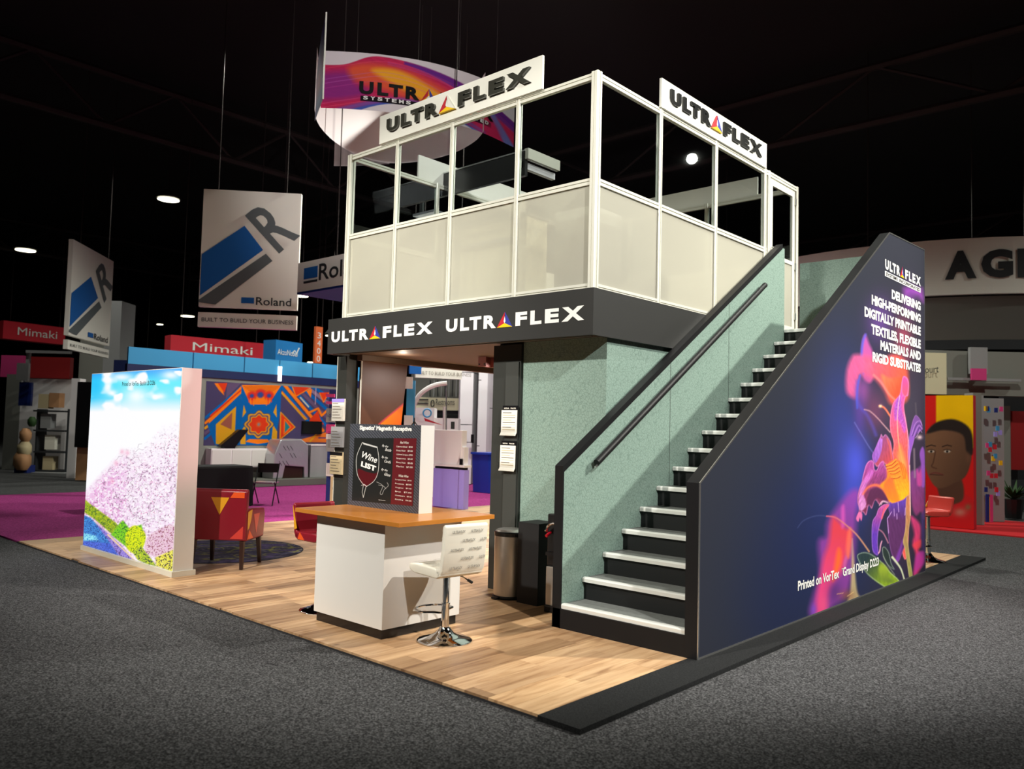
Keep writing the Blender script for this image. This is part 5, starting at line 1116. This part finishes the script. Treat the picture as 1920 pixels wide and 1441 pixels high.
def mural_paint(u, v):
    X, Y = MUH(u, v); I = Ink(X, Y, (70, 60, 96)); OR = (240, 120, 20); BL = (0, 92, 168); YE = (214, 150, 30); RD = (214, 56, 24); PU = (96, 76, 110)
    for k, c in enumerate((BL, OR, YE, PU, BL)):
        I.line(Mz([(300, 620+62*k), (700, 260+62*k)]), 5, c, soft=.6)
    I.poly(Mz([(320, 700), (560, 480), (690, 290), (700, 940), (420, 940)]), BL, soft=.6); I.poly(Mz([(420, 700), (640, 490), (640, 940), (430, 930)]), YE, soft=.6); I.poly(Mz([(470, 700), (600, 560), (600, 760)]), (150, 84, 70), soft=.6)
    I.poly(Mz([(380, 215), (460, 215), (500, 360), (440, 300)]), OR, soft=.5); I.poly(Mz([(420, 215), (530, 215), (500, 330)]), RD, soft=.5); I.poly(Mz([(530, 215), (690, 215), (520, 400)]), PU, soft=.5)
    I.poly(Mz([(330, 640), (690, 250), (700, 330), (340, 690)]), OR, soft=.5); I.poly(Mz([(350, 590), (690, 290), (690, 310), (350, 625)]), RD, soft=.5)
    # right half
    for k, c in enumerate((BL, OR, BL, PU, BL, (130, 110, 140), BL)): I.line(Mz([(1120+45*k, 255-5*k), (1560+30*k, 830-62*k)]), 5.5, c, soft=.5)
    I.line(Mz([(1140, 340), (1400, 640)]), 3.4, YE); I.line(Mz([(1140, 325), (1420, 640)]), 1.6, OR)
    I.poly(Mz([(1260, 270), (1440, 275), (1290, 390)]), RD, soft=.5); I.line(Mz([(1250, 270), (1290, 380), (1440, 290)]), 2, OR)
    I.poly(Mz([(1400, 320), (1460, 300), (1450, 400)]), OR, soft=.5); I.line(Mz([(1340, 395), (1430, 500)]), 2.6, (200, 190, 170)); I.line(Mz([(1500, 290), (1500, 470)]), 1.5, (190, 150, 170))
    I.poly(Mz([(1540, 340), (1640, 340), (1590, 450)]), RD, soft=.5); I.line(Mz([(1540, 345), (1585, 450), (1635, 350)]), 1.6, OR)
    I.line(Mz([(1430, 570), (1530, 520), (1570, 600), (1630, 540)]), 4, OR); I.poly(Mz([(1450, 640), (1530, 540), (1560, 640), (1600, 700), (1440, 690)]), RD, soft=.6)
    I.poly(Mz([(1130, 560), (1300, 730), (1130, 880)]), RD, soft=.5); I.line(Mz([(1135, 560), (1295, 730), (1140, 870), (1135, 560)]), 1.6, YE); I.poly(Mz([(1185, 660), (1240, 730), (1185, 800)]), (30, 120, 130), soft=.5); I.line(Mz([(1180, 640), (1250, 730), (1180, 810), (1180, 640)]), 1.5, OR)
    I.poly(Mz([(1330, 880), (1640, 780), (1640, 900), (1330, 900)]), (220, 110, 40), soft=.6); I.line(Mz([(1460, 890), (1530, 800)]), 3, YE); I.line(Mz([(1550, 850), (1630, 850)]), 2, (60, 50, 120))
    # centre
    I.poly(Mz([(690, 240), (1130, 255), (1130, 560), (1080, 940), (700, 940), (690, 300)]), BL, soft=.5)
    I.poly(Mz([(690, 240), (1130, 250), (1000, 470), (800, 470)]), OR, soft=.4)
    for k in range(5): I.line(Mz([(715+18*k, 262+14*k), (1110-18*k, 268+14*k)]), .7, (170, 60, 20), soft=.3)
    for s in (-1, 1):
        I.blob(*Mz([(905+s*95, 370)])[0], 9, 9, (206, 40, 40), 1, hard=3); I.blob(*Mz([(905+s*95, 370)])[0], 4, 4, (50, 70, 140), 1, hard=3)
        for k in range(4): I.line(Mz([(905+s*(70+18*k), 400), (905+s*(70+18*k), 480-12*k)]), 1.5, (230, 60, 30) if k % 2 else OR)
        I.poly(Mz([(905+s*180, 470), (905+s*190, 620), (905+s*150, 560)]), YE, soft=.5); I.poly(Mz([(905+s*200, 780), (905+s*150, 700), (905+s*140, 930), (905+s*200, 930)]), YE, soft=.5)
    I.blob(*Mz([(905, 340)])[0], 10, 8, (206, 40, 40), 1, hard=3); I.blob(*Mz([(905, 360)])[0], 6, 6, (50, 70, 140), 1, hard=3)
    cx, cy = Mz([(900, 700)])[0]
    for r, c in ((26, (60, 76, 110)), (24, YE), (21, (110, 76, 100)), (18, YE), (16, RD)):
        th = np.arctan2(Y-cy, X-cx); rr = np.hypot(X-cx, (Y-cy)*1.0)/(1+.10*np.cos(8*th)); k = np.clip((r-rr)+.5, 0, 1); I.mixin(k, c)
    I.blob(cx, cy, 5, 5, (220, 90, 30), 1, hard=2); I.blob(cx, cy, 2.4, 3, (120, 130, 150), 1)
    I.poly(Mz([(800, 870), (1000, 870), (1040, 900), (900, 925), (760, 900)]), OR, soft=.5)
    return I.c
print_grid('mural_print', plane_fn((mx_+.006, 9.98, 1.0), (0, 3.95, 0), (0, 0, 1.63)), 300, 150, mural_paint, 'fabric_print', mb_)
print('mural px', px_of(np.array([[mx_, 9.98, 1.0], [mx_, 13.93, 1.0], [mx_, 13.93, 2.63], [mx_, 9.98, 2.63]])))
cb = thing('low_cabinet', 'long white low cabinet under the mural', 'cabinet', (mx_+.4, 11, 0))
A1 = at_x(395, 872, mx_+.3); B1 = at_x(505, 872, mx_+.3)
box('carcass', mx_+.02, mx_+.3, A1.y, B1.y, .45, .93, 'machine_white', cb)
for a_ in np.linspace(A1.y, B1.y, 4)[:-1]: box('door', mx_+.3, mx_+.315, a_+.02, a_+(B1.y-A1.y)/3-.02, .48, .89, 'laminate', cb)
for a_ in (A1.y+.05, B1.y-.1): box('leg', mx_+.05, mx_+.12, a_, a_+.06, 0, .45, 'black_plastic', cb)
box('leg', mx_+.22, mx_+.28, B1.y-.1, B1.y-.04, 0, .45, 'black_plastic', cb)
mo = thing('tilted_monitor', 'black tilted screen on the white low cabinet', 'monitor', (mx_+.4, 10.8, .93))
c0 = at_x(432, 820, mx_+.2); MB().prism([(c0.y-.35, .98), (c0.y+.1, .98), (c0.y+.45, 1.42), (c0.y+.2, 1.42)], 'x', mx_+.15, mx_+.3).build('screen', 'black_plastic', mo); box('foot', mx_+.1, mx_+.28, c0.y-.2, c0.y+.1, .93, .98, 'black_plastic', mo)
mo = thing('wall_monitor', 'black flat screen on the right part of the mural wall', 'monitor', (mx_+.1, 13, 1.3)); mo['label'] = 'black flat screen mounted over the orange mural corner'
c0 = at_x(566, 813, mx_+.05); c1 = at_x(604, 790, mx_+.05); box('screen', mx_+.01, mx_+.06, c0.y, c1.y, c0.z, c1.z, 'black_plastic', mo); box('bezel', mx_+.055, mx_+.065, c0.y+.02, c1.y-.02, c0.z+.02, c1.z-.02, 'black_acrylic', mo)
sm = thing('covered_machine', 'machine under a crumpled silver dust cover on the grey platform', 'machine', (mx_+.7, 12.6, .16))
c0 = at_x(512, 893, mx_+.75); c1 = at_x(578, 893, mx_+.75)
MB().prism([(c0.y, .16), (c0.y+.02, .80), (c0.y+.18, 1.18), (c1.y-.25, 1.20), (c1.y-.03, 1.05), (c1.y, .16), (c1.y-.12, .16), (c1.y-.14, .45), (c0.y+.35, .50), (c0.y+.28, .16)], 'x', mx_+.2, mx_+.75).build('dust_cover', 'silver_cover', sm, bevel=.03)
box('machine_body', mx_+.25, mx_+.7, c0.y+.3, c1.y-.15, .16, .5, 'dark_wood', sm)
for k in range(9): 
    yy = c0.y+.15+.1*(k % 5)*((c1.y-c0.y)/1.0); zz = .62+.2*(k//3); MB().prism([(yy, zz), (yy+.012, zz), (yy+.10, zz-.12), (yy+.088, zz-.12)], 'x', mx_+.751, mx_+.756).build('print_dash', 'text_dark', sm)
wb_ = thing('white_crate', 'plain white box beside the silver covered machine', 'box', (mx_+.7, 13.4, .16))
c0 = at_x(581, 893, mx_+.7); c1 = at_x(622, 893, mx_+.7); box('body', mx_+.2, mx_+.7, c0.y, c1.y, .16, 1.02, 'grey_paint', wb_, .01); box('lid', mx_+.19, mx_+.71, c0.y-.01, c1.y+.01, 1.02, 1.05, 'machine_white', wb_)

tb = at_z(475, 947, 0)
bt = thing('draped_table', 'table under a floor-length black cloth on the magenta carpet', 'table', (tb.x-.4, tb.y-1, 0))
MB().prism([(tb.y-2.6, 0), (tb.y, 0), (tb.y-.03, .75), (tb.y-2.57, .75)], 'x', tb.x-.75, tb.x).build('table_cloth', 'black_cloth', bt, bevel=.02); box('table_top', tb.x-.73, tb.x-.02, tb.y-2.55, tb.y-.04, .75, .765, 'matte_black', bt)
fcp = at_z(497, 945, 0)
fc = thing('folding_chair', 'black folding chair beside the draped black table', 'chair', fcp)
for s in (-.2, .2):
    p = Vector((fcp.x+s*.6, fcp.y+s*.8, 0)); MB().tube([p+Vector((.2, -.2, 0)), p+Vector((-.14, .14, .80))], .012, 6).build('leg', 'black_plastic', fc); MB().tube([p+Vector((-.2, .2, 0)), p+Vector((.12, -.12, .44))], .012, 6).build('leg', 'black_plastic', fc)
MB().box(-.2, .2, -.2, .2, .42, .445, tf=Matrix.Translation(fcp) @ Matrix.Rotation(.7, 4, 'Z')).build('seat', 'silver', fc)
MB().box(-.2, .2, -.01, .01, .62, .80, tf=Matrix.Translation(fcp+Vector((-.11, .11, 0))) @ Matrix.Rotation(.85, 4, 'Z')).build('backrest', 'black_plastic', fc)

# tower of pink and grey panels seen between the mural and slim column
tw = thing('display_tower', 'slim display tower with pink and grey graphic panels near the slim column', 'display', at_d(621, 940, 14.5))
def tile(nm, x0, x1, y0, y1, d, m, par, th=.05):
    a = at_d(x0, y1, d); b = at_d(x1, y1, d); z0 = zpx(x0, y1, d)
    if y1 > 885 and abs(z0) < 0.5: z0 = 0.0      # stands on the hall floor
    return upbox(nm, a, b, z0, zpx(x0, y0, d), th, m, par)
tile('tower_post', 610, 628, 730, 945, 14.56, 'navy', tw, .12)
for (y0, y1, m) in ((738, 744, 'cloth_pink'), (752, 757, 'cloth_pink'), (765, 791, 'grey_paint'), (795, 812, 'cloth_pink'), (813, 823, 'machine_white'), (824, 846, 'grey_paint'), (868, 892, 'machine_white')): tile('tower_panel', 611, 627, y0, y1, 14.5, m, tw)
aa = at_d(611, 782, 14.45); bb = at_d(627, 782, 14.45); lettering('lettering', 'Nobel', aa+(bb-aa)*.05, (bb-aa), (0, 0, 1), (bb-aa).length*.9, .08, 'navy', tw)
rt_ = thing('retail_board', 'small tan floor board behind the counter top', 'board', at_d(629, 940, 13.6)); tile('board', 618, 640, 893, 945, 13.6, 'paper_tan', rt_); aa = at_d(623, 918, 13.55); bb = at_d(636, 918, 13.55); lettering('lettering', 'RETAIL', aa, bb-aa, (0, 0, 1), (bb-aa).length, .045, 'text_dark', rt_)
pk = thing('pink_board', 'leaning pink floor board behind the slim column', 'board', at_d(648, 940, 13.2)); tile('board', 641, 656, 893, 945, 13.2, 'cloth_pink', pk); tile('edge_strip', 655, 657, 893, 945, 13.15, 'purple_panel', pk)

# ---- seen through the room below the deck
pc = thing('purple_counter', 'purple glowing counter at the far corner of the plank floor', 'counter', (-11.9, 11.5, 0))
pzt = at_y(866, 876, 11.3).z
box('body', -12.35, -11.46, 11.3, 11.44, 0, pzt-.05, 'purple_panel', pc); box('top_gap', -12.33, -11.48, 11.32, 11.42, pzt-.05, pzt, 'black_plastic', pc); box('top', -12.38, -11.43, 11.27, 11.47, pzt, pzt+.045, 'machine_white', pc)
wm = thing('white_printer', 'white boxy printer on the purple counter', 'printer', (-12, 11.6, pzt))
box('body', -12.36, -11.55, 11.30, 11.44, pzt+.045, at_y(850, 806, 11.30).z, 'machine_white', wm, .01); box('side_step', -11.55, -11.50, 11.32, 11.44, pzt+.045, pzt+.40, 'machine_white', wm); box('control_pad', -11.58, -11.51, 11.28, 11.30, pzt+.05, pzt+.17, 'black_plastic', wm)
bg = thing('white_machine', 'large white machine with round blue emblem and red wedge', 'machine', at_d(815, 860, 18.5))
tile('body', 770, 856, 782, 905, 18.6, 'machine_white', bg, .8); tile('upper_body', 772, 810, 763, 905, 18.5, 'machine_white', bg, .7); tile('small_slot', 845, 852, 790, 804, 18.4, 'dark_frame', bg)
cc_ = at_d(801, 774, 18.45); n_ = ray(801, 774).normalized(); rr_ = Vector((-n_.y, n_.x, 0)).normalized()*-1
MB().tube([cc_+rr_*(.09*math.cos(k))+Vector((0, 0, .09*math.sin(k))) for k in np.linspace(0, 2*PI, 17)], .018, 6).build('round_emblem', 'sky_blue', bg)
v = [at_d(795, 783, 18.3), at_d(797, 789, 18.3), at_d(831, 797, 18.3)]; link('red_wedge', mesh_from('red_wedge', v+[p+n_*.02 for p in v], [(0, 1, 2), (5, 4, 3), (0, 3, 4, 1), (1, 4, 5, 2), (2, 5, 3, 0)]), 'banner_red', bg)
al = thing('arched_light', 'white arched lamp over the white machine', 'lamp', at_d(776, 860, 17.5))
gz = lambda p: Vector((p.x, p.y, -.02))
MB().tube([gz(at_d(775, 900, 17.5)), at_d(774, 775, 17.5)]+[at_d(*p, 17.5) for p in crv([(776, 760), (785, 742), (800, 729), (818, 721), (838, 718)], 4)], .05, 8).build('arch', 'machine_white', al, smooth=True)
MB().tube([at_d(837, 720, 17.5), gz(at_d(837, 905, 17.5))], .014, 6).build('thin_pole', 'silver', al); MB().tube([at_d(833, 762, 17.5), gz(at_d(833, 905, 17.5))], .03, 6).build('white_pole', 'machine_white', al)
ru = thing('blue_rollup', 'blue and white upright panel beside the arched lamp', 'panel', at_d(764, 860, 16.5)); tile('panel', 757, 773, 712, 905, 16.5, 'sky_blue', ru, .06); tile('white_top', 757, 773, 706, 728, 16.45, 'machine_white', ru); tile('lower_graphic', 757, 773, 778, 805, 16.45, 'machine_white', ru)
th_ = thing('tripod_hook', 'small black tripod stand top showing over the menu box', 'stand', at_d(777, 860, 15)); MB().tube([at_d(777, 783, 15), at_d(777, 790, 15)], .012, 6).tube([at_d(777, 789, 15), at_d(770, 800, 15)], .012, 6).tube([at_d(777, 789, 15), at_d(784, 800, 15)], .012, 6).tube([at_d(777, 789, 15), gz(at_d(777, 945, 15))], .012, 6).build('stand_frame', 'black_plastic', th_)
rs = thing('restroom_sign', 'white band with black restrooms lettering on the far balcony', 'sign', at_d(820, 755, 30)); tile('band', 770, 880, 744, 767, 30, 'cream', rs, .3); 
aa = at_d(817, 759, 29.9); bb = at_d(852, 759, 29.9); lettering('lettering', 'Restrooms', aa, bb-aa, (0, 0, 1), (bb-aa).length, .22, 'text_dark', rs); aa = at_d(811, 756, 29.9); MB().tube([aa+rr_*(.06*math.cos(k))+Vector((0, 0, .12*math.sin(k))) for k in np.linspace(0, 2*PI, 13)], .02, 5).build('round_mark', 'text_dark', rs)
for yy in (747, 754): tile('black_line', 775, 803, yy, yy+2, 29.9, 'text_dark', rs)
bc = thing('balcony', 'grey balcony with rails and posts above the restrooms band', 'balcony', at_d(820, 730, 31)); tile('wall', 765, 890, 690, 905, 31.5, 'gate_grey', bc, .3)
for k in range(10): tile('baluster', 805+7*k, 807+7*k, 712, 743, 30.8, 'grey_paint' if k % 2 else 'text_dark', bc, .06)
tile('dark_lintel', 770, 880, 768, 774, 30.2, 'text_dark', bc, .2); tile('dark_doorway', 800, 860, 775, 905, 31.2, 'text_dark', bc)
word_sign('white strap sign with pale lettering seen through the opening', 779, 20, 866, 20.4, 688, 707, 'BUILT TO BUILD YOUR BUSINESS', 'banner_white', wy=(.3, .65), wx=(.05, 1.2), tm='ink_grey', bold=0, th=.1)
word_sign('blue banner corner above the pale strap sign', 768, 19.5, 790, 19.6, 660, 700, None, 'banner_blue', th=.1)
tl = thing('panelled_column', 'tall pale grey panelled hall column with doors beyond the opening', 'column', at_d(895, 905, 23))
def facet(x0, x1, d0, d1, m, joints, base=915):
    a = at_z(x0, base, 0); s = d0; a = at_d(x0, base, d0); b = at_d(x1, base, d1); a.z = b.z = 0
    js = [0]+joints+[6.5]
    for z0, z1 in zip(js, js[1:]): upbox('cladding_panel', a, b, z0+.012, z1-.012, .2, m, tl)
    Nb = Vector((-(b-a).y, (b-a).x, 0)).normalized()*.05
    upbox('backing', a+(b-a)*.01+Nb, b-(b-a)*.01+Nb, 0, 6.45, .13, 'dark_gap', tl)
facet(858, 882, 23, 23.1, 'locker', [1.2, 1.7, 3.2, 4.4]); facet(882, 892, 23.1, 23.9, 'grey_paint', [3.2]); facet(892, 909, 23.3, 23.2, 'locker', [1.1, 3.0, 4.2]); facet(909, 925, 23.2, 23.8, 'locker', [2.2, 4.1]); facet(925, 942, 23.4, 23.3, 'locker', [1.9, 3.0])
for xx in (860, 887): 
    p = at_d(xx, 822, 22.9); MB().box(p.x-.03, p.x+.03, p.y-.06, p.y, p.z-.12, p.z+.12).build('door_handle', 'black_plastic', tl)
rb = thing('recycling_bin', 'blue recycling bin with white notice by the grey column', 'bin', at_z(917, 922, 0)); p = at_z(917, 922, 0)
MB().prism([(p.y-.3, 0), (p.y+.3, 0), (p.y+.36, .95), (p.y-.36, .95)], 'x', p.x-.28, p.x+.28).build('body', 'bin_blue', rb); box('rim', p.x-.32, p.x+.32, p.y-.38, p.y+.38, .95, 1.0, 'bin_blue', rb); box('notice', p.x+.285, p.x+.30, p.y-.1, p.y+.3, .45, .98, 'white_vinyl', rb)

# ---- far stands beyond the lightbox
fs = thing('shelf_stand', 'blurry white stand with shelves of goods beyond the narrow banner', 'booth', at_d(90, 930, 24))
tile('grey_wall', 0, 28, 700, 925, 25, 'gate_grey', fs, .2); tile('white_wall', 28, 137, 708, 925, 25, 'machine_white', fs, .2); tile('return_wall', 122, 138, 708, 935, 22, 'machine_white', fs, .3); tile('red_header', 55, 130, 668, 708, 25.5, 'deep_red', fs, .2); tile('pink_header', 0, 42, 665, 706, 25.6, 'cloth_pink', fs, .2)
for yy in (768, 805, 845, 880): tile('shelf_board', 62, 120, yy, yy+3, 24.2, 'text_dark', fs, .5)
tile('shelf_side', 60, 63, 766, 930, 24.2, 'text_dark', fs, .5); tile('shelf_side', 118, 121, 766, 930, 24.2, 'text_dark', fs, .5); tile('base_cabinet', 48, 118, 885, 932, 23.8, 'grey_paint', fs, .5)
tile('blue_sign', 34, 57, 716, 760, 24.6, 'navy', fs, .1); tile('notice', 30, 52, 680, 712, 24.5, 'grey_paint', fs, .1); tile('frame_bar', 48, 132, 656, 661, 25, 'grey_paint', fs, .1); tile('frame_post', 46, 52, 656, 715, 25, 'grey_paint', fs, .1)
G = 'goods on the far stand'
r3 = np.random.default_rng(5)
gl = [('pale box on the top shelf of the far stand', 84, 772, 'grey_paint'), ('small pale carton on the second shelf of the far stand', 92, 812, 'paper'), ('greenish carton on the third shelf of the far stand', 88, 852, 'paper_tan'), ('cream box on top of the shelf unit of the far stand', 80, 735, 'paper_tan'), ('tan box beside the cream box on the far stand', 100, 733, 'tan_bag')]
for lbl, xx, yy, m in gl:
    g = tag(tile('carton', xx-9, xx+10, yy+3, yy+30, 24.3, m, None, .3), lbl, 'box')
bgd = thing('stacked_bags', 'heap of tan and brown bags beside the far shelves', 'bag', at_d(48, 900, 23.6))
for (xx, yy, m, r) in ((48, 815, 'tan_bag', .22), (46, 840, 'paper_tan', .26), (42, 862, 'tan_bag', .32), (60, 790, 'leaf', .16)): 
    p = at_d(xx, yy, 23.6); MB().lathe([(r*.6, -r*.9), (r, -r*.4), (r, r*.3), (r*.5, r*.9)], 10, p, sy=.7).build('bag', m, bgd, smooth=True)
lc = at_d(35, 925, 23.6); tag(tile('dark_pedestal', 24, 48, 872, 925, 23.6, 'navy', None, .4), 'dark blue pedestal under the heap of bags', 'pedestal')
gc = thing('grey_pillar', 'grey hall pillar behind the narrow angled banner', 'pillar', at_d(170, 900, 27)); tile('shaft', 135, 180, 560, 925, 27, 'gate_grey', gc, 1.0); tile('side_face', 180, 210, 560, 925, 27.0, 'grey_paint', gc, 1.0)
bt_ = thing('black_tower', 'black screen tower with beige foot directly behind the lightbox', 'tower', at_d(152, 925, 21)); tile('screen', 139, 172, 715, 838, 21, 'black_plastic', bt_, .3); tile('foot', 139, 168, 838, 930, 21, 'tan_bag', bt_, .3)
nh = thing('navy_header', 'dark navy header band showing above the lightbox', 'header', at_d(280, 690, 26)); tile('band', 212, 372, 674, 705, 26, 'dark_navy', nh, .3); tile('lower_band', 212, 372, 700, 925, 26.2, 'matte_black', nh, .3)
# ---- right hand neighbours
rs_ = thing('ring_sign', 'huge round white ring sign with bold black word behind the stairs', 'sign', (0, 0, 0))
RC = at_d(1745, 830, 27); RC.z = 0; rs_.location = (RC.x, RC.y, 5.2); RR = 7.4
th0 = math.atan2(-RC.y, -RC.x)
def ring(nm, r, r2, z0, z1, m, a0=-1.5, a1=1.5, n=48):
    v = []; f = []
    for i in range(n+1):
        a = th0+a0+(a1-a0)*i/n; c, s = math.cos(a), math.sin(a)
        v += [(RC.x+r2*c, RC.y+r2*s, z0), (RC.x+r*c, RC.y+r*s, z1), (RC.x+(r-.15)*c, RC.y+(r-.15)*s, z1), (RC.x+(r2-.15)*c, RC.y+(r2-.15)*s, z0)]
        if i:
            b = 4*i; a_ = b-4
            for k in range(4): f.append((a_+k, b+k, b+(k+1) % 4, a_+(k+1) % 4))
    f += [(0, 1, 2, 3), (4*n+3, 4*n+2, 4*n+1, 4*n)]
    return MB().add(v, f).build(nm, m, rs_)
zr0, zr1 = 1.6+(828-545)/F_PX*19.7, 1.6+(828-436)/F_PX*19.7
ring('upper_band', RR, RR, zr0, zr1, 'banner_white'); ring('lower_band', RR-.2, RR-.9, zr0-1.05, zr0-.03, 'gate_grey', -.95, .4); ring('dark_inner', RR-.9, RR-.9, zr0-1.3, zr0-1.05, 'text_dark')
def ring_word(word, a_start, step, z0, h):
    for k, ch in enumerate(word):
        a = th0+a_start+step*k; c, s = math.cos(a), math.sin(a); o = Vector((RC.x+(RR+.03)*c, RC.y+(RR+.03)*s, z0)); U = Vector((-s, c, 0)); lettering('letter', ch, o, U, (0, 0, 1), .70, h, 'text_dark', rs_, bold=.06)
ring_word('AGFA', 0.045, .108, zr0+.38, .72); ring_word('AGFA', -1.02, .108, zr0+.38, .72)
for a in (-.9, -.2, .5): MB().tube([(RC.x+RR*math.cos(th0+a), RC.y+RR*math.sin(th0+a), zr1), (RC.x+RR*math.cos(th0+a), RC.y+RR*math.sin(th0+a), 12)], .015, 4).build('suspension_wire', 'truss', rs_)
word_sign('dim red curved banner beneath the ring sign', 1812, 22, 1935, 21, 592, 622, None, 'deep_red', th=.3)
ps = thing('portrait_stand', 'red and yellow booth wall with large portrait of a person', 'booth', at_d(1780, 985, 15.6))
pw = at_z(1735, 984, 0); py_ = pw.y
xa = at_y(1700, 984, py_).x; xb = at_y(1826, 990, py_).x; zt_ = at_y(1780, 741, py_).z
box('wall', xa, xb, py_, py_+.2, 0, zt_, 'banner_red', ps)
PH = lambda: None
def por_P(u, v): return np.stack([xa+(xb-xa)*u, np.full_like(u, py_-.004), zt_*v], 1)
def por_paint(u, v):
    X, Y = px_of(por_P(u, v)); I = Ink(X, Y, (206, 26, 24)); I.poly([(1755, 730), (1830, 730), (1830, 840), (1755, 840)], (236, 180, 0), soft=1.5)
    I.poly(crv([(1725, 985), (1735, 945), (1760, 925), (1800, 925), (1826, 940), (1830, 990)], 5), (196, 30, 34), soft=1.5); I.blob(1800, 960, 12, 8, (190, 150, 130), .7); I.blob(1780, 945, 8, 6, (110, 60, 110), .6); I.blob(1815, 950, 6, 6, (90, 150, 90), .5)
    I.poly(crv([(1760, 900), (1800, 895), (1806, 935), (1780, 945), (1762, 930)], 5, True), (84, 54, 42), soft=2)
    I.poly(crv([(1733, 820), (1752, 795), (1785, 790), (1815, 805), (1822, 850), (1812, 890), (1790, 905), (1760, 915), (1742, 895), (1732, 860)], 5, True), (122, 84, 62), (86, 58, 44), (1740, 850), (1815, 880), soft=1.5)
    I.poly(crv([(1738, 812), (1755, 792), (1790, 786), (1820, 806), (1824, 850), (1812, 845), (1805, 815), (1770, 806)], 5, True), (40, 30, 28), soft=2)
    for cx in (1746, 1776): I.blob(cx, 846, 6, 2.4, (230, 220, 210), .9, hard=2); I.blob(cx, 846, 2.6, 2.4, (20, 14, 12), 1, hard=2); I.line([(cx-9, 837), (cx, 834), (cx+8, 836)], 1.8, (40, 26, 22)); I.line([(cx-7, 843), (cx, 841.5), (cx+7, 844)], 1, (40, 26, 22))
    I.line(crv([(1754, 846), (1750, 866), (1747, 874), (1756, 878)]), 2, (80, 50, 38), soft=1); I.line(crv([(1744, 889), (1752, 886), (1760, 887), (1768, 890)]), 2.6, (110, 54, 50), soft=.8); I.line(crv([(1744, 889), (1756, 890), (1768, 890)]), .9, (50, 26, 24)); I.blob(1815, 858, 4, 9, (104, 68, 52), .9)
    return I.c
print_grid('portrait_print', por_P, 130, 200, por_paint, 'fabric_print', ps)
g1 = thing('grey_column', 'grey square column next to the portrait wall', 'column', at_d(1833, 990, 15.4)); tile('shaft', 1826, 1842, 735, 1000, 15.5, 'gate_grey', g1, .3); tile('side', 1842, 1846, 740, 998, 15.5, 'grey_paint', g1, .3)
sp = thing('sample_wall', 'white wall with scattered coloured swatches beside the grey column', 'booth', at_d(1860, 1000, 16)); tile('wall', 1842, 1884, 745, 996, 16.2, 'grey_paint', sp, .2)
for k in range(26):
    xx = 1846+int(r3.integers(0, 30)); yy = 752+int(r3.integers(0, 200)); tile('swatch', xx, xx+6, yy, yy+9, 16.1, ['banner_red', 'navy', 'yellow_wall', 'purple_panel', 'cloth_pink', 'sky_blue'][k % 6], sp, .02)
ww = thing('grey_fascia', 'pale grey fascia with dark lettering above the portrait wall', 'header', at_d(1820, 680, 18)); tile('board', 1725, 1960, 655, 738, 18.2, 'gate_grey', ww, .3); tile('white_board', 1733, 1775, 660, 738, 18.0, 'cream', ww, .1); tile('shelf_line', 1778, 1915, 707, 712, 18.0, 'grey_paint', ww, .1); tile('square', 1820, 1852, 650, 700, 18.0, 'grey_paint', ww, .1); tile('pink_square', 1822, 1850, 690, 712, 17.9, 'cloth_pink', ww, .05)
aa = at_d(1728, 700, 17.9); bb = at_d(1760, 698, 17.9); lettering('lettering', 'court', aa, bb-aa, (0, 0, 1), (bb-aa).length, .13, 'text_dark', ww)
dwl = thing('dark_stand', 'dim grey and red stand at the end of the aisle', 'booth', at_d(1900, 960, 19)); tile('wall', 1884, 1975, 740, 960, 19, 'text_dark', dwl, .2); tile('red_panel', 1896, 1930, 770, 880, 18.8, 'deep_red', dwl, .1); tile('side_screen', 1880, 1896, 760, 950, 18.7, 'gate_grey', dwl, .1)
pt = thing('potted_plant', 'dim green plant in a dark pot at the end of the aisle', 'plant', at_d(1900, 955, 17)); pp = at_d(1900, 958, 17); pp.z = 0
MB().lathe([(.15, 0), (.2, .4), (.0, .41)], 12, pp).build('pot', 'black_plastic', pt)
lf = MB()
for k in range(60):
    a = r3.uniform(0, 2*PI); b = r3.uniform(.2, 1.2); l = r3.uniform(.25, .5); d = Vector((math.cos(a)*math.cos(b), math.sin(a)*math.cos(b), math.sin(b))); s_ = d.cross(Vector((0, 0, 1))).normalized()*.035; o = pp+Vector((0, 0, .4)); lf.add([o, o+d*l*.5+s_, o+d*l, o+d*l*.5-s_], [(0, 1, 2, 3)])
fo = lf.build('foliage', 'leaf', pt); fo['kind'] = 'stuff'
rcp = box('carpet_red', xa-.2, 3.0, py_-.4, py_+2.6, -.03, -.008, 'aisle_red'); rcp.name = 'red_carpet'; tag(rcp, kind='structure')
# ---- ceiling fixtures seen in the dark
LB = ['bright hall ceiling lamp above the large banner', 'bright hall ceiling lamp beyond the narrow banner', 'small ceiling lamp below the large banner edge', 'small ceiling lamp under the blue header underside', 'tiny ceiling lamp over the red sign', 'small ceiling lamp near the fascia corner', 'tiny ceiling lamp beside the orange sign', 'small ceiling lamp over the lightbox']
for lbl, (xx, yy, d, r) in zip(LB, ((316, 370, 30, .42), (48, 466, 40, .5), (352, 590, 46, .4), (566, 552, 40, .35), (483, 613, 50, .3), (622, 626, 36, .3), (583, 677, 60, .3), (300, 606, 60, .25))):
    p = at_d(xx, yy, d); t = thing('high_bay_lamp', lbl, 'lamp', p, None)
    MB().lathe([(r, -.06), (r*1.05, 0), (r*.4, .25), (.05, .3)], 16, p).build('reflector', 'dark_frame', t); MB().lathe([(r*.9, -.09), (r*.5, -.10)], 16, p).build('bulb_glass', 'glow_lamp', t); MB().tube([p+Vector((0, 0, .28)), (p.x, p.y, 12)], .02, 4).build('cord', 'truss', t)
